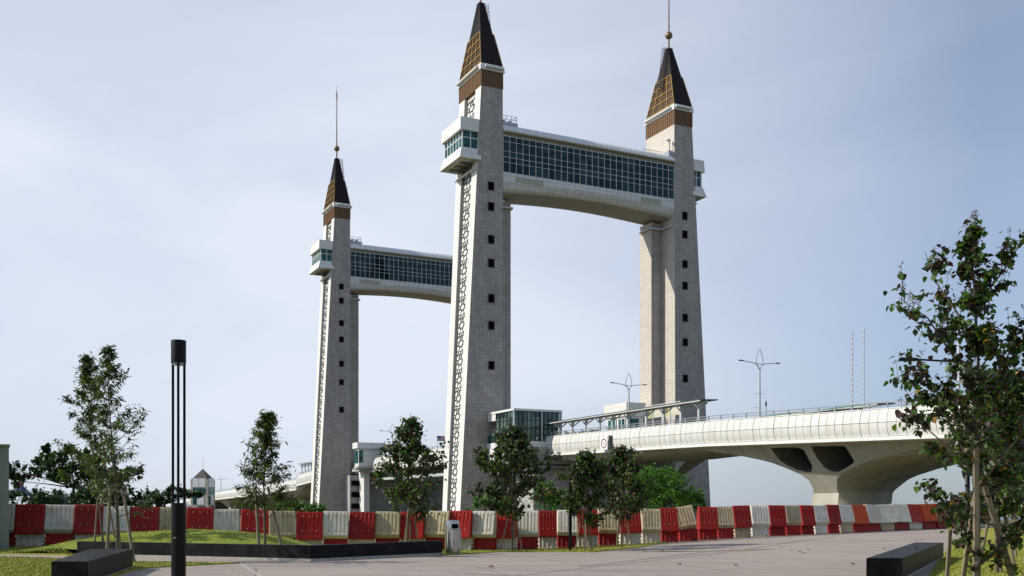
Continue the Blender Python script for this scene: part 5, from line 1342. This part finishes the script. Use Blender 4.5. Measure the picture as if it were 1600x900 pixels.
for k, (px, py, d, bls, nn) in enumerate(((40, 775, 56, ((-1, 0, 1.9, 1.0, .7), (.2, 0, 2.0, 1.0, .7), (1.2, 0, 1.8, .8, .6)), 2600), (108, 778, 57, ((-1.1, 0, 1.9, .9, .6), (0, 0, 1.8, 1.0, .6), (1.1, 0, 2.0, .9, .7)), 2600),
                                     (165, 772, 58, ((-1, 0, 2.1, .9, .8), (.2, 0, 2.2, .9, .8), (1.2, 0, 1.9, .9, .7)), 2600), (220, 782, 58, ((-.8, 0, 1.8, .8, .45), (.5, 0, 2.0, .9, .5), (1.3, 0, 1.9, .6, .4)), 1600))):
    b = at(px, d, gz(at(px, d).x, d)-.2)
    b.z = -.6
    bush('leafy_bush', b, [(x, y, z+.7, a, c) for x, y, z, a, c in bls], nn, .15, L_BG, MWb, ('bush behind the barriers nearest the left edge', 'bush behind the barriers under the spreading tree trunk', 'bush behind the barriers behind the slender left trees', 'low bush behind the barriers just right of the slender left trees')[k], 'bush', 70+k, GB)
b = at(282, 62, -.6); bush('leafy_bush', b, [(x+dx, 0, zz, .5, .3) for x, dx, zz in ((-1.2, 0, 3.0), (-.6, 0, 3.15), (0, 0, 3.1), (.5, 0, 3.05))]+[(.95, 0, 2.95, .35, .2)], 1700, .16, L_BG, MWb, 'horizontal leafy branch behind the slim black lamp column', 'tree', 75, trunk=(-1.0, 0, 2.4))
# bright bushes by the bridge
GG = 'bright green bushes before the bridge piers'
MWg = (.34, .14, .24, .14, .14)
b = at(1030, 78, -1.3)
bush('bright_bush', b, [(bp(px, py, 78, b)[0], random.uniform(-1, 1), bp(px, py, 78, b)[2], r1, r2) for px, py, r1, r2 in ((1005, 762, 1.3, 1.3), (1020, 745, 1.2, 1.0), (1045, 750, 1.2, 1.1), (1035, 765, 1.6, 1.3), (1060, 766, 1.2, 1.0), (1010, 780, 1.5, 1.0), (1050, 785, 1.6, .9))], 12000, .12, L_BRIGHT, MWg, 'tallest bright green bush, in front of the right tower base', 'bush', 81, GG)
b = at(1083, 80, -1.3)
bush('bright_bush', b, [(bp(px, py, 80, b)[0], random.uniform(-.6, .6), bp(px, py, 80, b)[2], r1, r2) for px, py, r1, r2 in ((1070, 780, .9, .7), (1085, 776, .8, .6), (1096, 784, .6, .5), (1078, 792, 1.1, .6))], 3800, .12, L_BRIGHT, MWg, 'low green bush at the right foot of the near right tower', 'bush', 82, GG)
b = at(868, 85, -1.4)
bush('bright_bush', b, [(bp(px, py, 85, b)[0], random.uniform(-.6, .6), bp(px, py, 85, b)[2], r1, r2) for px, py, r1, r2 in ((848, 765, .8, .8), (862, 770, .9, .8), (880, 778, .9, .7), (898, 782, .8, .7), (850, 785, 1.1, .7), (880, 790, 1.2, .6), (838, 752, .35, .35))], 5600, .13, L_BRIGHT, MWg, 'bright green bush between the middle staked trees', 'bush', 83, GG)
b = at(768, 85, -1.4)
bush('bright_bush', b, [(bp(px, py, 85, b)[0], random.uniform(-.6, .6), bp(px, py, 85, b)[2], r1, r2) for px, py, r1, r2 in ((750, 787, .7, .5), (768, 782, .9, .6), (785, 785, .8, .6))], 2600, .13, L_BRIGHT, MWg, 'bright green bush left of the bushy staked tree', 'bush', 84, GG)
b = at(728, 85, -1.4)
bush('bright_bush', b, [(0, 0, 2.5, .45, .45), (.1, 0, 1.8, .5, .5)], 700, .13, L_BRIGHT, MWg, 'small green bush at the foot of the near left tower', 'bush', 85, GG)
b = at(468, 190, -1.5)
bush('distant_tree', b, [(x, 0, z, 2.2, 1.2) for x, z in ((-4, 2.6), (-1.5, 3.0), (1, 2.9), (2.8, 2.5))], 4200, .32, L_BRIGHT, (.3, .25, .35, .05, .05), 'distant rounded green trees under the deck left of the far tower', 'tree', 86, trunk=(0, 0, 1.5))
for px, top, lab in ((231, 764, 'distant grey green conifer left of the lamp column'), (96, 761, 'distant feathery tree behind the blue building')):
    b = at(px, 170, -1); zt2 = zat(top, 170)+1
    bush('distant_tree', b, [(0, 0, zt2-1, .8, .8), (-1, 0, zt2-1.8, .9, .8), (1, 0, zt2-1.8, .9, .8)], 1500, .22, L_BG, (.3, .2, .3, .1, .1), lab, 'tree', px, shape='lance', trunk=(0, 0, zt2-2))
# dark planting along the deck walkway
for k, px in enumerate((884, 893, 903, 913, 924, 933)):
    v = v_at(px, 10); bush('deck_shrub', W(10, v, zt(v)-.9), [(0, 0, 1.35, .75, .35)], 260, .22, L_BG, (.1, .8, .1, 0, 0), 'dark shrub under the near walkway canopy, '+['first','second','third','fourth','fifth','sixth'][k]+' right of the glass room', 'shrub', 90+k, 'dark shrubs under the near walkway canopy')

# fallen leaves on the paving
fm_ = MB(); hl = heart(.11)
fm_.add([(x, y-.05, .006+abs(x)*.5+.02*abs(math.sin(y*30))) for x, y, z in hl], HF)
fme = [fm_.build('fallen_leaf', plain('dry_leaf_'+n_, c_, .8), fixn=False) for n_, c_ in (('brown', (.12, .06, .03)), ('tan', (.30, .20, .10)), ('red', (.16, .035, .02)))]
rl = random.Random(9); first = [True]*3
spots = [(1035, 861), (1031, 862), (1006, 863), (924, 857), (1010, 879), (1061, 883), (1150, 885), (1236, 860), (1250, 864), (1262, 858), (1332, 882), (1334, 883), (1382, 858), (1383, 847), (1452, 839), (1430, 827), (1468, 828), (1322, 846), (1440, 845), (766, 888), (768, 887), (1256, 865), (1220, 853), (1110, 870), (1500, 850), (1506, 842), (1494, 878)]
for k, (px, py) in enumerate(spots):
    t = k % 3; src = fme[t]
    o = src if first[t] else src.copy()
    if not first[t]: COL.objects.link(o)
    first[t] = False
    p = gp(px, py); o.location = (p.x, p.y, gz(p.x, p.y)+(.045 if px > 1490 else .006)); o.rotation_euler = (rl.uniform(-.2, .2), rl.uniform(-.2, .2), rl.uniform(0, 6)); s = rl.uniform(.8, 1.3); o.scale = (s, s, s)
    tag(o, 'dry curled leaf fallen on the paving', 'leaf', 'dry leaves fallen on the paving')
o = src.copy(); COL.objects.link(o); o.location = (11.1, 28.2, .54); o.rotation_euler = (0, 0, 1); tag(o, 'dry leaf lying on top of the right granite bench', 'leaf')
